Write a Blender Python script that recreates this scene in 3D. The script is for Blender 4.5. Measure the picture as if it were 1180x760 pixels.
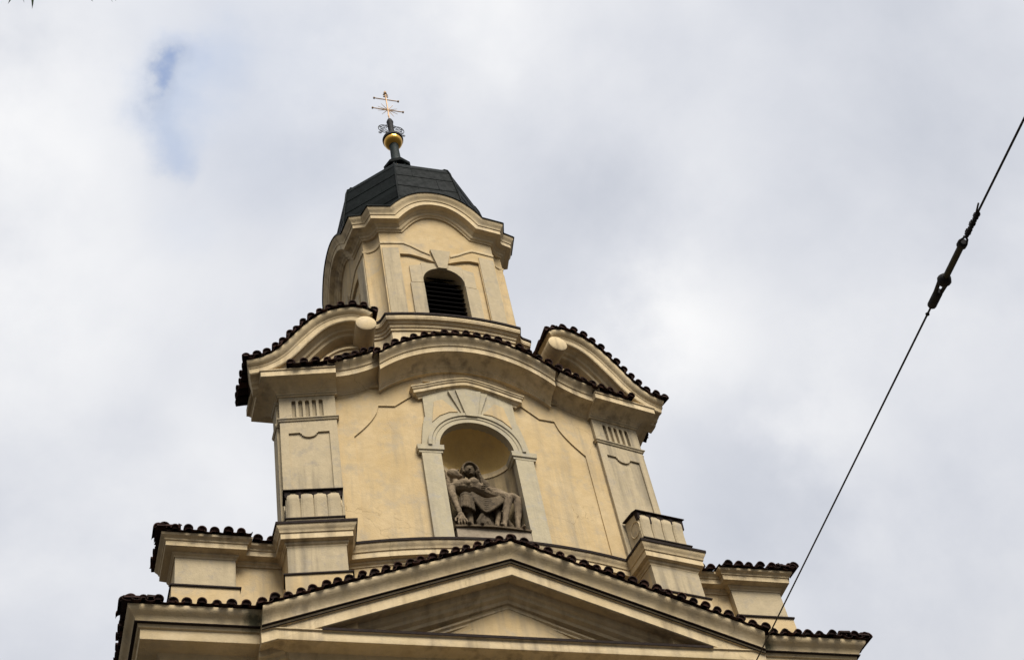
import bpy, bmesh, math, random
from mathutils import Vector, Matrix, noise
random.seed(7)
R_ = math.radians
scene = bpy.context.scene
for o in list(bpy.data.objects):
    bpy.data.objects.remove(o, do_unlink=True)
COL = scene.collection
# ------------------------------------------------------------------ camera
cd = bpy.data.cameras.new('camera'); co = bpy.data.objects.new('camera', cd); COL.objects.link(co)
cR = Vector((0.95375125, -0.2594656, -0.15177664)); cU = Vector((-0.10338786, -0.75726199, 0.64487614)); cF = Vector((0.28225786, 0.59935956, 0.74906516))
m = Matrix((cR, cU, -cF)).transposed().to_4x4(); m.translation = Vector((-7.93122, -20.0, 0.0))
co.matrix_world = m
cd.sensor_width = 36; cd.sensor_fit = 'HORIZONTAL'; cd.lens = 36 * 1714.52 / 1180
cd.clip_start = .1; cd.clip_end = 4000
scene.camera = co
# ------------------------------------------------------------------ sky, sun, exposure
SUN_EL, SUN_AZ = 50, 174          # azimuth clockwise from +y: the sun stands behind the camera
scene.view_settings.view_transform = 'Standard'; scene.view_settings.look = 'None'
scene.view_settings.exposure = 0.1; scene.view_settings.gamma = 1; scene.view_settings.use_curve_mapping = False
sd = Vector((math.sin(R_(SUN_AZ)) * math.cos(R_(SUN_EL)), math.cos(R_(SUN_AZ)) * math.cos(R_(SUN_EL)), math.sin(R_(SUN_EL))))
sl = bpy.data.lights.new('sun', 'SUN'); sl.energy = 5.0; sl.angle = R_(28); sl.color = (1, .95, .87)
so = bpy.data.objects.new('sun', sl); COL.objects.link(so); so.rotation_euler = sd.to_track_quat('Z', 'Y').to_euler(); so.location = (0, -40, 60)
world = bpy.data.worlds.new('World'); scene.world = world; world.use_nodes = True
wt = world.node_tree; wn = wt.nodes; wn.clear()
def WN(t, **k):
    n = wn.new(t)
    for a, b in k.items(): setattr(n, a, b)
    return n
def wl(a, b): wt.links.new(a, b)
geo = WN('ShaderNodeTexCoord'); DIR = geo.outputs['Generated']
def wmath(op, a, b=None, clamp=False):
    n = WN('ShaderNodeMath', operation=op, use_clamp=clamp)
    for i, v in enumerate((a, b)):
        if v is None: continue
        if isinstance(v, (int, float)): n.inputs[i].default_value = v
        else: wl(v, n.inputs[i])
    return n.outputs[0]
nz1 = WN('ShaderNodeTexNoise'); nz1.inputs['Scale'].default_value = 4.2; nz1.inputs['Detail'].default_value = 6; nz1.inputs['Roughness'].default_value = .5; nz1.inputs['Distortion'].default_value = .35
mp = WN('ShaderNodeMapping'); mp.inputs['Location'].default_value = (3.1, 1.7, .4); wl(DIR, mp.inputs[0]); wl(mp.outputs[0], nz1.inputs['Vector'])
nz2 = WN('ShaderNodeTexNoise'); nz2.inputs['Scale'].default_value = 11; nz2.inputs['Detail'].default_value = 7; nz2.inputs['Roughness'].default_value = .58; wl(mp.outputs[0], nz2.inputs['Vector'])
warp = WN('ShaderNodeVectorMath', operation='MULTIPLY_ADD'); wl(nz2.outputs['Color'], warp.inputs[0]); warp.inputs[1].default_value = (.10, .10, .10)
wadd = WN('ShaderNodeVectorMath', operation='ADD'); wl(DIR, wadd.inputs[0]); wadd.inputs[1].default_value = (-.05, -.05, -.05)
wl(wadd.outputs[0], warp.inputs[2])
def pixdir(u, v):
    return (cF + cR * ((u - 590) / 1714.52) + cU * ((380 - v) / 1714.52)).normalized()
def blob(d, r, amp):                                    # soft cloud lobe round a sky direction
    n = WN('ShaderNodeVectorMath', operation='DISTANCE'); wl(warp.outputs[0], n.inputs[0]); n.inputs[1].default_value = d
    mr = WN('ShaderNodeMapRange', interpolation_type='SMOOTHSTEP'); wl(n.outputs['Value'], mr.inputs[0])
    mr.inputs[1].default_value = 0; mr.inputs[2].default_value = r; mr.inputs[3].default_value = amp; mr.inputs[4].default_value = 0
    return mr.outputs[0]
v = wmath('MULTIPLY', nz1.outputs['Fac'], .50)
v = wmath('ADD', v, wmath('MULTIPLY', nz2.outputs['Fac'], .22))
v = wmath('ADD', v, .325)
for (px, py, r, a) in [(800, 362, .08, .085), (770, 350, .05, .04), (950, 490, .06, .08), (70, 250, .16, .10), (30, 120, .10, .08), (120, 500, .18, .05), (600, 60, .2, .03),
                       (640, 240, .12, -.06), (330, 60, .13, -.05), (960, 590, .12, -.05), (1100, 170, .16, -.03), (60, 700, .16, -.05), (860, 560, .1, -.05), (330, 250, .14, -.02), (1080, 480, .14, .03)]:
    v = wmath('ADD', v, blob(pixdir(px, py), r, a * 1.6))
ramp = WN('ShaderNodeValToRGB'); wl(v, ramp.inputs[0])
ramp.color_ramp.elements[0].position = .42; ramp.color_ramp.elements[0].color = (.46, .495, .575, 1)
ramp.color_ramp.elements[1].position = .92; ramp.color_ramp.elements[1].color = (.94, .94, .945, 1)
e = ramp.color_ramp.elements.new(.66); e.color = (.68, .70, .755, 1)
thin = wmath('ADD', blob(pixdir(188, 118), .040, .55), blob(pixdir(196, 152), .022, .25), True)
thin = wmath('ADD', thin, blob(pixdir(252, 82), .045, .35), True); thin = wmath('ADD', thin, blob(pixdir(195, 255), .045, .15), True); thin = wmath('ADD', thin, blob(pixdir(300, 90), .14, .2), True)
thm = WN('ShaderNodeMix', data_type='RGBA'); wl(thin, thm.inputs[0]); wl(ramp.outputs[0], thm.inputs[6]); thm.inputs[7].default_value = (.50, .585, .75, 1)   # thin cloud: blue shows through
thin2 = wmath('ADD', blob(pixdir(181, 104), .010, .55), blob(pixdir(192, 150), .018, .08), True); thin2 = wmath('ADD', thin2, blob(pixdir(206, 84), .02, .15), True)
thm2 = WN('ShaderNodeMix', data_type='RGBA'); wl(thin2, thm2.inputs[0]); wl(thm.outputs[2], thm2.inputs[6]); thm2.inputs[7].default_value = (.24, .36, .66, 1)
bgc = WN('ShaderNodeBackground'); wl(thm2.outputs[2], bgc.inputs[0])
sdot = WN('ShaderNodeVectorMath', operation='DOT_PRODUCT'); wl(DIR, sdot.inputs[0]); sdot.inputs[1].default_value = sd
glow = WN('ShaderNodeMapRange', interpolation_type='SMOOTHSTEP'); wl(sdot.outputs['Value'], glow.inputs[0])
glow.inputs[1].default_value = .5; glow.inputs[2].default_value = 1; glow.inputs[3].default_value = 1; glow.inputs[4].default_value = 2.0   # cloud is brightest round the veiled sun
sep = WN('ShaderNodeSeparateXYZ'); wl(DIR, sep.inputs[0])
cie = WN('ShaderNodeFloatCurve'); wl(sep.outputs['Z'], cie.inputs['Value'])      # overcast sky: darker towards the horizon
cv = cie.mapping.curves[0]; cv.points[0].location = (0, .20); cv.points[1].location = (1, 1.0)
for q in ((.3, .45), (.55, .93), (.75, .97)): cv.points.new(*q)
cie.mapping.update()
wl(wmath('MULTIPLY', glow.outputs[0], cie.outputs[0]), bgc.inputs[1])
sky = WN('ShaderNodeTexSky'); sky.sky_type = 'NISHITA'; sky.sun_disc = False; sky.sun_elevation = R_(SUN_EL); sky.sun_rotation = R_(SUN_AZ)
bgs = WN('ShaderNodeBackground'); wl(sky.outputs[0], bgs.inputs[0]); bgs.inputs[1].default_value = .15
hole = wmath('ADD', blob(pixdir(181, 104), .02, .30), blob(pixdir(190, 150), .03, .08), True)
mixs = WN('ShaderNodeMixShader'); wl(wmath('MULTIPLY', hole, .85), mixs.inputs[0]); wl(bgc.outputs[0], mixs.inputs[1]); wl(bgs.outputs[0], mixs.inputs[2])
wo = WN('ShaderNodeOutputWorld'); wl(mixs.outputs[0], wo.inputs[0])

# ------------------------------------------------------------------ materials
def mat(name, c1, c2, rough=.9, metal=0, scale=1.2, bump=.3, bscale=35, streak=0, streak_col=(.2, .17, .13), fleck=0, fleck_col=(.3, .28, .25), spots=None, spec=None, island=None, crack=0):
    M = bpy.data.materials.new(name); M.use_nodes = True; t = M.node_tree; N = t.nodes; L = t.links
    b = N['Principled BSDF']; b.inputs['Specular IOR Level'].default_value = .12 if metal == 0 else .5
    if spec is not None: b.inputs['Specular IOR Level'].default_value = spec
    b = b; b.inputs['Roughness'].default_value = rough; b.inputs['Metallic'].default_value = metal
    tc = N.new('ShaderNodeTexCoord'); P = tc.outputs['Object']
    def noi(s, d=6, r=.6, sc=(1, 1, 1), loc=(0, 0, 0)):
        mpp = N.new('ShaderNodeMapping'); mpp.inputs['Scale'].default_value = sc; mpp.inputs['Location'].default_value = loc; L.new(P, mpp.inputs[0])
        n = N.new('ShaderNodeTexNoise'); n.inputs['Scale'].default_value = s; n.inputs['Detail'].default_value = d; n.inputs['Roughness'].default_value = r; L.new(mpp.outputs[0], n.inputs['Vector']); return n.outputs['Fac']
    def rng(x, a, c, lo=0, hi=1):
        n = N.new('ShaderNodeMapRange'); L.new(x, n.inputs[0]); n.inputs[1].default_value = a; n.inputs[2].default_value = c; n.inputs[3].default_value = lo; n.inputs[4].default_value = hi; return n.outputs[0]
    def mix(f, a, c, kind='MIX'):
        n = N.new('ShaderNodeMix'); n.data_type = 'RGBA'; n.blend_type = kind
        if isinstance(f, float): n.inputs[0].default_value = f
        else: L.new(f, n.inputs[0])
        for i, x in ((6, a), (7, c)):
            if isinstance(x, tuple): n.inputs[i].default_value = (*x, 1)
            else: L.new(x, n.inputs[i])
        return n.outputs[2]
    col = mix(rng(noi(scale), .35, .65), c1, c2)
    col = mix(rng(noi(scale * 7, 5, .65, loc=(5, 2, 1)), .3, .7, .0, .35), col, tuple(x * .72 for x in c2))
    if streak:
        s = noi(1.0, 4, .6, (5, 5, .35), (2, 9, 4)); s2 = noi(.5, 3, .5, loc=(7, 7, 7))
        mm = N.new('ShaderNodeMath'); mm.operation = 'MULTIPLY'; L.new(rng(s, .46, .68), mm.inputs[0]); L.new(rng(s2, .38, .6), mm.inputs[1])
        m2 = N.new('ShaderNodeMath'); m2.operation = 'MULTIPLY'; L.new(mm.outputs[0], m2.inputs[0]); m2.inputs[1].default_value = streak
        col = mix(m2.outputs[0], col, streak_col)
    if fleck:
        col = mix(rng(noi(scale * 2.3, 7, .72, loc=(11, 3, 8)), .52, .68, 0, fleck), col, fleck_col)
    if crack:
        dn = N.new('ShaderNodeTexNoise'); dn.inputs['Scale'].default_value = 2.2; dn.inputs['Detail'].default_value = 5; L.new(P, dn.inputs['Vector'])
        va = N.new('ShaderNodeVectorMath'); va.operation = 'MULTIPLY_ADD'; L.new(dn.outputs['Color'], va.inputs[0]); va.inputs[1].default_value = (.55, .55, .55); L.new(P, va.inputs[2])
        vo = N.new('ShaderNodeTexVoronoi'); vo.feature = 'DISTANCE_TO_EDGE'; vo.inputs['Scale'].default_value = .75; L.new(va.outputs[0], vo.inputs['Vector'])
        mc_ = N.new('ShaderNodeMath'); mc_.operation = 'MULTIPLY'; L.new(rng(vo.outputs['Distance'], .002, .006, crack * .8, 0), mc_.inputs[0]); L.new(rng(noi(.55, 3, .5, loc=(4, 1, 9)), .48, .6), mc_.inputs[1])
        col = mix(mc_.outputs[0], col, tuple(x * .35 for x in c2))
    for (cx, cy, cz, r, c) in (spots or []):
        vd = N.new('ShaderNodeVectorMath'); vd.operation = 'DISTANCE'; L.new(P, vd.inputs[0]); vd.inputs[1].default_value = (cx, cy, cz)
        nn = noi(9, 5, .7); ad = N.new('ShaderNodeMath'); ad.operation = 'MULTIPLY_ADD'; L.new(nn, ad.inputs[0]); ad.inputs[1].default_value = -r * 1.1; L.new(vd.outputs['Value'], ad.inputs[2])
        col = mix(rng(ad.outputs[0], r * .35, -r * .25, 0, .9), col, c)
    if island:
        gi = N.new('ShaderNodeNewGeometry'); col = mix(rng(gi.outputs['Random Per Island'], .55, 1, 0, .8), col, island)
        col = mix(rng(gi.outputs['Random Per Island'], 0, .3, .6, 0), col, (.012, .011, .009))
    L.new(col, b.inputs['Base Color'])
    L.new(rng(noi(scale * 4, 4), .3, .7, max(rough - .12, .05), min(rough + .08, 1)), b.inputs['Roughness'])
    if bump:
        bp = N.new('ShaderNodeBump'); bp.inputs['Strength'].default_value = bump; bp.inputs['Distance'].default_value = .02
        n1 = noi(bscale, 6, .65); n2 = noi(bscale * .12, 3, .5)
        mm = N.new('ShaderNodeMath'); mm.operation = 'MULTIPLY_ADD'; L.new(n2, mm.inputs[0]); mm.inputs[1].default_value = 1.5; L.new(n1, mm.inputs[2])
        L.new(mm.outputs[0], bp.inputs['Height']); L.new(bp.outputs[0], b.inputs['Normal'])
    return M
ALGAE = (.045, .05, .03)
PL = mat('yellow_plaster', (.51, .39, .222), (.46, .335, .17), streak=.65, streak_col=(.27, .225, .155), fleck=.85, fleck_col=(.345, .285, .195), crack=.6, scale=.9, bump=.35)
TR = mat('pale_plaster_trim', (.60, .48, .30), (.53, .41, .235), streak=.75, streak_col=(.20, .155, .10), fleck=.6, fleck_col=(.36, .30, .215), crack=.5, scale=1.3, bump=.3,
         spots=[(-4.62, -.85, 15.70, .30, ALGAE), (4.62, -.85, 15.70, .24, ALGAE)])
GR = mat('beige_weathered_plaster', (.44, .355, .225), (.39, .32, .205), streak=.75, streak_col=(.17, .145, .105), fleck=.85, fleck_col=(.29, .25, .19), crack=.6, scale=1.6, bump=.35)
NJ = mat('grey_stone_surround', (.43, .365, .24), (.375, .325, .22), streak=.6, streak_col=(.21, .185, .15), fleck=.8, fleck_col=(.31, .285, .24), scale=1.6, bump=.35)
OC = mat('sheltered_ochre_plaster', (.62, .44, .18), (.57, .39, .145), streak=.2, streak_col=(.3, .24, .15), fleck=.4, fleck_col=(.40, .30, .16), scale=1.2, bump=.3)
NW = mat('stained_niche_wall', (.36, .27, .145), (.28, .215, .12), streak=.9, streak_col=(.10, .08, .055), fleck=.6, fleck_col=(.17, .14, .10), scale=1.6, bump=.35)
TILE = mat('dark_clay_tile', (.036, .016, .012), (.020, .012, .010), rough=.95, scale=5, bump=.5, bscale=40, fleck=.5, fleck_col=(.013, .010, .009), island=(.055, .024, .016))
MORT = mat('tile_mortar', (.07, .045, .03), (.04, .03, .022), rough=.95, scale=6, bump=.5)
FL = mat('sheet_flashing', (.016, .011, .009), (.022, .014, .011), rough=.85, metal=0, scale=4, bump=.15)
CU = mat('dark_copper_sheet', (.003, .0042, .0038), (.005, .0072, .0064), rough=.6, metal=.0, scale=2.2, bump=.25, bscale=9, fleck=.5, fleck_col=(.010, .013, .0118), spec=.03)
VERD = mat('green_copper', (.018, .028, .026), (.012, .018, .016), rough=.7, metal=0, scale=5, bump=.2)
GOLD = mat('gilded_metal', (.62, .36, .075), (.50, .27, .05), rough=.24, metal=1, scale=5, bump=.05)
DGOLD = mat('worn_gilding', (.30, .18, .08), (.16, .10, .05), rough=.55, metal=.7, scale=8, bump=.1)
IRON = mat('dark_iron', (.012, .011, .011), (.02, .018, .017), rough=.7, metal=.0, scale=8, bump=.2)
PALE_STONE = mat('worn_pale_sandstone', (.27, .205, .13), (.17, .125, .078), rough=.95, scale=3.2, bump=.7, bscale=45, streak=.5, streak_col=(.05, .04, .03), fleck=.8, fleck_col=(.055, .043, .03))
STONE = mat('weathered_sandstone', (.155, .115, .07), (.085, .063, .038), rough=.95, scale=3.2, bump=.7, bscale=45, streak=.5, streak_col=(.035, .028, .02), fleck=.85, fleck_col=(.034, .028, .020))
PLINTH = mat('plinth_stone', (.34, .28, .20), (.26, .21, .15), rough=.95, scale=4, bump=.4, fleck=.6, fleck_col=(.16, .12, .085))
BLACK = mat('dark_louvre_wood', (.006, .005, .005), (.009, .008, .007), rough=1, scale=4, bump=.2, spec=.02)
INT = mat('dark_belfry_interior', (.012, .011, .01), (.016, .014, .012), rough=1, bump=0, spec=0)
GRASS = mat('leaf_green', (.05, .085, .025), (.035, .06, .018), rough=.6, scale=5, bump=0)
BARK = mat('bark', (.10, .08, .06), (.06, .045, .035), scale=6, bump=.8, bscale=20)
PAVE = mat('dark_stone_paving', (.06, .057, .053), (.045, .042, .04), scale=.8, bump=.4, bscale=8)
OLIVE = mat('olive_insulator_rod', (.022, .02, .008), (.016, .014, .007), rough=.5, scale=8, bump=.1)

# ------------------------------------------------------------------ helpers
def obj(name, bm, mt, parent=None, smooth=None):
    bmesh.ops.recalc_face_normals(bm, faces=bm.faces)
    me = bpy.data.meshes.new(name); 
    if smooth is not None:
        for f in bm.faces: f.smooth = True
    bm.to_mesh(me); bm.free(); me.materials.append(mt)
    if smooth is not None: me.set_sharp_from_angle(angle=R_(smooth))
    o = bpy.data.objects.new(name, me); COL.objects.link(o)
    if parent: o.parent = parent
    return o
def tag(o, label, cat, group=None, kind=None):
    if label: o['label'] = label
    if cat: o['category'] = cat
    if group: o['group'] = group
    if kind: o['kind'] = kind
    return o
def empty(name, loc=(0, 0, 0)):
    o = bpy.data.objects.new(name, None); COL.objects.link(o); o.location = loc; o.empty_display_size = .3; return o
def B(): return bmesh.new()
def frames(path, closed, mode):
    n = len(path); segs = []
    last = Vector((0, -1, 0))
    for i in range(n if closed else n - 1):
        t = (path[(i + 1) % n] - path[i]).normalized(); h = Vector((t.x, t.y, 0))
        if h.length > .02: last = Vector((t.y, -t.x, 0)).normalized()
        o = last; u = Vector((0, 0, 1)) if mode == 'v' else o.cross(t)
        segs.append((t, o, u))
    return segs
def rings(path, prof, closed=False, mode='v'):
    path = [Vector(p) for p in path]; n = len(path); segs = frames(path, closed, mode); out = []
    for i, p in enumerate(path):
        A = segs[i - 1] if (i > 0 or closed) else segs[0]
        C = segs[i] if (i < n - 1 or closed) else segs[-1]
        nn = A[0] + C[0]
        if nn.length < .2: nn = C[0]
        if mode == 'v' and Vector((nn.x, nn.y)).length > .05: nn = Vector((nn.x, nn.y, 0))
        ring = []
        for a, b in prof:
            pt = Vector((0, 0, 0))
            for (t, o, u) in (A, C):
                w = o * a + u * b; d = t.dot(nn); s = -(w.dot(nn)) / d if abs(d) > .1 else 0
                s = max(-1.3, min(1.3, s)); pt += p + w + t * s
            ring.append(pt / 2)
        out.append(ring)
    return out
def sweep(bm, prof, path, closed=False, mode='v'):
    rg = rings(path, prof, closed, mode); k = len(prof)
    vs = [[bm.verts.new(q) for q in r] for r in rg]; n = len(vs)
    for i in range(n if closed else n - 1):
        a, c = vs[i], vs[(i + 1) % n]
        for j in range(k):
            try: bm.faces.new((a[j], a[(j + 1) % k], c[(j + 1) % k], c[j]))
            except ValueError: pass
    if not closed:
        bm.faces.new(vs[0]); bm.faces.new(list(reversed(vs[-1])))
def offs(path, a, b, closed=False, mode='v'): return [r[0] for r in rings(path, [(a, b)], closed, mode)]
def box(bm, lo, hi, M=None):
    r = bmesh.ops.create_cube(bm, size=1)
    for v_ in r['verts']:
        v_.co = Vector([lo[i] + (v_.co[i] + .5) * (hi[i] - lo[i]) for i in range(3)])
        if M: v_.co = M @ v_.co
def prism(bm, plan, z0, z1):
    a = [bm.verts.new((x, y, z0)) for x, y in plan]; c = [bm.verts.new((x, y, z1)) for x, y in plan]; n = len(plan)
    for i in range(n): bm.faces.new((a[i], a[(i + 1) % n], c[(i + 1) % n], c[i]))
    bm.faces.new(list(reversed(a))); bm.faces.new(c)
def strip(bm, xs, zlo, zhi, yf, yb):
    """solid wall slice over columns xs, between heights zlo(x) and zhi(x), front yf(x), back yb(x)"""
    rows = []
    for x in xs:
        a, c = zlo(x), zhi(x)
        rows.append([bm.verts.new((x, yf(x), a)), bm.verts.new((x, yf(x), c)), bm.verts.new((x, yb(x), c)), bm.verts.new((x, yb(x), a))])
    for r, s in zip(rows, rows[1:]):
        for j in range(4): bm.faces.new((r[j], r[(j + 1) % 4], s[(j + 1) % 4], s[j]))
    bm.faces.new(rows[0]); bm.faces.new(list(reversed(rows[-1])))
def lin(a, b, n): return [a + (b - a) * i / n for i in range(n + 1)]
def interp(pts):
    pts = sorted(pts)
    def f(x):
        if x <= pts[0][0]: return pts[0][1]
        for (x0, z0), (x1, z1) in zip(pts, pts[1:]):
            if x <= x1: return z0 + (z1 - z0) * (x - x0) / (x1 - x0)
        return pts[-1][1]
    return f
def catmull(pts, n=6):
    pts = [Vector(p) for p in pts]; out = []
    for i in range(len(pts) - 1):
        p0 = pts[max(i - 1, 0)]; p1 = pts[i]; p2 = pts[i + 1]; p3 = pts[min(i + 2, len(pts) - 1)]
        for k in range(n):
            t = k / n
            out.append(.5 * ((2 * p1) + (p2 - p0) * t + (2 * p0 - 5 * p1 + 4 * p2 - p3) * t * t + (3 * p1 - p0 - 3 * p2 + p3) * t ** 3))
    out.append(pts[-1]); return out
def lathe(bm, prof, c, n=24, axis=Vector((0, 0, 1))):
    q = axis.to_track_quat('Z', 'Y').to_matrix(); rs = []
    for r, z in prof:
        rs.append([bm.verts.new(Vector(c) + q @ Vector((r * math.cos(2 * math.pi * i / n), r * math.sin(2 * math.pi * i / n), z))) for i in range(n)])
    for a, b in zip(rs, rs[1:]):
        for i in range(n): bm.faces.new((a[i], a[(i + 1) % n], b[(i + 1) % n], b[i]))
    bm.faces.new(list(reversed(rs[0]))); bm.faces.new(rs[-1])
def tube(bm, pts, r, n=8, r1=None):
    pts = [Vector(p) for p in pts]; rs = []; up = Vector((.31, .17, .9)).normalized()
    for i, p in enumerate(pts):
        t = (pts[min(i + 1, len(pts) - 1)] - pts[max(i - 1, 0)]).normalized(); a = t.cross(up)
        if a.length < .1: a = t.cross(Vector((1, 0, 0)))
        a.normalize(); c = t.cross(a); rr = r if r1 is None else r + (r1 - r) * i / (len(pts) - 1)
        rs.append([bm.verts.new(p + (a * math.cos(2 * math.pi * k / n) + c * math.sin(2 * math.pi * k / n)) * rr) for k in range(n)])
    for a, b in zip(rs, rs[1:]):
        for i in range(n): bm.faces.new((a[i], a[(i + 1) % n], b[(i + 1) % n], b[i]))
    bm.faces.new(list(reversed(rs[0]))); bm.faces.new(rs[-1])
def flash(bm, path, out, z, closed=False, mode='v', depth=.3, th=.022):
    sweep(bm, [(out - depth, z), (out, z), (out + .004, z - .028), (out + .014, z - .028), (out + .016, z + th), (out - depth, z + th + .01)], path, closed, mode)
def tiles(bm, eave, inward, length, slope, step=.226, over=.065, r=.087):
    """a course of barrel tiles along an eave: cover tiles with mortar-filled ends, pan tiles between"""
    eave = [Vector(p) for p in eave]; acc = [0]
    for a, c in zip(eave, eave[1:]): acc.append(acc[-1] + (c - a).length)
    total = acc[-1]; n = max(1, round(total / step)); st = total / n
    def at(s):
        s = max(0, min(total, s))
        for i in range(len(eave) - 1):
            if s <= acc[i + 1] + 1e-6:
                f = (s - acc[i]) / max(acc[i + 1] - acc[i], 1e-6); return eave[i].lerp(eave[i + 1], f), (eave[i + 1] - eave[i]).normalized()
    inw = Vector(inward).normalized()
    for k in range(2 * n + 1):
        p, t = at(k * st / 2); d = (inw - t * inw.dot(t)).normalized(); nrm = t.cross(d)
        if nrm.z < 0: nrm = -nrm
        d = (d + Vector((0, 0, slope)) + .012 * Vector((random.uniform(-1, 1), 0, random.uniform(-1, 1)))).normalized(); nrm = (nrm - d * nrm.dot(d)).normalized(); t = nrm.cross(d).normalized()
        cover = k % 2 == 0
        off = random.uniform(-.03, .03); p = p + t * random.uniform(-.012, .012) + nrm * random.uniform(-.008, .012); L = 0; course = 0
        while L < length:
            l1 = min(L + .38, length); r0 = (r if cover else r * .95) * random.uniform(.90, 1.08); r1 = r0 * .84
            lift = .016 if course == 0 or True else 0
            q0 = p + d * (L - over + off) + nrm * ((.035 if cover else .045) + .012); q1 = p + d * (l1 - over + off + .03) + nrm * (.035 if cover else .045)
            M = 9; ring0 = []; ring1 = []; ring2 = []; ring3 = []; th = .018
            for i in range(M):
                a = math.pi * i / (M - 1)
                c, s = math.cos(a), math.sin(a) * (1 if cover else -.55)
                ring0.append(bm.verts.new(q0 + t * c * r0 + nrm * s * r0)); ring1.append(bm.verts.new(q1 + t * c * r1 + nrm * s * r1))
                ring2.append(bm.verts.new(q0 + t * c * (r0 - th) + nrm * s * (r0 - th))); 
            for i in range(M - 1):
                bm.faces.new((ring0[i], ring0[i + 1], ring1[i + 1], ring1[i]))
                bm.faces.new((ring0[i], ring0[i + 1], ring2[i + 1], ring2[i]))
            if course == 0 and cover:                       # mortar plug set back in the open end
                pl = [bm.verts.new(v_.co + d * .03) for v_ in ring2]
                for i in range(M - 1): bm.faces.new((ring2[i], ring2[i + 1], pl[i + 1], pl[i]))
                bm.faces.new(pl)
            L = l1; course += 1

# ------------------------------------------------------------------ ground
g = B(); bmesh.ops.create_grid(g, x_segments=2, y_segments=2, size=1500)
for v_ in g.verts: v_.co.z = -1.6
o = obj('ground', g, PAVE); tag(o, None, None, kind='structure'); o['label'] = 'dark stone paving in front of the church'

# ------------------------------------------------------------------ the church
CH = empty('church', (0, 0, -1.6)); tag(CH, 'cream yellow baroque church front with a stepped pedimented gable and a dark domed belfry', 'church')
class P_:  # children keep world coordinates
    pass
def part(name, bm, mt, parent=None, smooth=None, label=None):
    o = obj(name, bm, mt, None, smooth); par = parent or CH
    o.parent = par; o.matrix_parent_inverse = Matrix.Translation((0, 0, 1.6)) if par is CH else Matrix.Identity(4)
    if label: o['label'] = label
    return o

# ---- plan functions
def yw(x): return -.24 + .03 * x * x                         # convex gable wall
def zbed(x):
    x = abs(x)
    if x >= 2.74: return 22.14
    if x >= 1.825: t = (2.74 - x) / .92; return 22.14 + .33 * t ** 1.8
    return 22.97 - 2.37 + math.sqrt(2.37 ** 2 - x * x)
def pil_y(x): return .1 - .21 * (3.84 - abs(x))              # plane of the canted pilasters
def ylg(x): return -.33 + .05 * x * x                        # convex ledge below

# ---- lower front wall, nave behind
w = B(); prism(w, [(-5.85, 1.0), (-5.85, -.12), (-3.81, -.12), (-3.81, -.27), (3.81, -.27), (3.81, -.12), (5.85, -.12), (5.85, 1.0)], -1.6, 15.56)
for s in (-1, 1):
    for x0 in (4.75, 2.7):
        x0 = x0 if s > 0 else -x0 - .9; yy = -.12 if abs(x0 + .45) > 3.9 else -.27
        box(w, (x0, yy - .09, 0), (x0 + .9, yy + .1, 14.2))
part('front_wall', w, PL)
w = B(); prism(w, [(-5.6, 1.0), (5.6, 1.0), (5.6, 26), (-5.6, 26)], -1.6, 11.0)
part('nave', w, PL)
w = B()
for s in (-1, 1):
    vs = [w.verts.new(q) for q in ((s * 6.1, 1.0, 10.8), (0, 1.0, 14.6), (0, 26.3, 14.6), (s * 6.1, 26.3, 10.8), (s * 6.1, 1.0, 10.6), (0, 1.0, 14.4), (0, 26.3, 14.4), (s * 6.1, 26.3, 10.6))]
    for f in ((0, 1, 2, 3), (4, 5, 6, 7), (0, 1, 5, 4), (2, 3, 7, 6), (0, 3, 7, 4), (1, 2, 6, 5)): w.faces.new([vs[i] for i in f])
part('nave_roof', w, TILE)

# ---- main cornice (full profile at the sides, corona only below the pediment)
Z0 = 15.0
side_prof = [(-.06, -.55), (.03, -.55), (.03, -.30), (.06, -.28), (.06, -.02), (.10, 0), (.10, .10), (.15, .16), (.15, .20), (.22, .30), (.25, .36), (.50, .385), (.545, .385), (.55, .40), (.55, .575), (.585, .59), (.60, .65), (.64, .655), (.645, .69), (.665, .73), (.69, .765), (.73, .795), (.765, .83), (.78, .865), (.78, .90), (-.06, .90)]
cen_prof = [(-.06, -.55), (.03, -.55), (.03, -.30), (.06, -.28), (.06, -.02), (.10, 0), (.10, .10), (.15, .16), (.15, .20), (.22, .30), (.25, .36), (.50, .385), (.545, .385), (.55, .40), (.55, .56), (.58, .58), (.58, .60), (-.06, .60)]
w = B()
SL = [(-5.85, 1.0, Z0), (-5.85, -.12, Z0), (-4.3, -.12, Z0)]; SR = [(4.3, -.12, Z0), (5.85, -.12, Z0), (5.85, 1.0, Z0)]
sweep(w, side_prof, SL); sweep(w, side_prof, SR)
sweep(w, cen_prof, [(-3.81, .1, Z0), (-3.81, -.27, Z0), (3.81, -.27, Z0), (3.81, .1, Z0)])
MC = part('main_cornice', w, TR, smooth=25)
w = B()
flash(w, [(-3.5, -.27, Z0), (3.5, -.27, Z0)], .585, .602, depth=.6)
sweep(w, [(.5, .648), (.652, .648), (.655, .662), (.5, .664)], SL); sweep(w, [(.5, .648), (.652, .648), (.655, .662), (.5, .664)], SR)
part('cornice_flashing', w, FL, MC)
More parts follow.
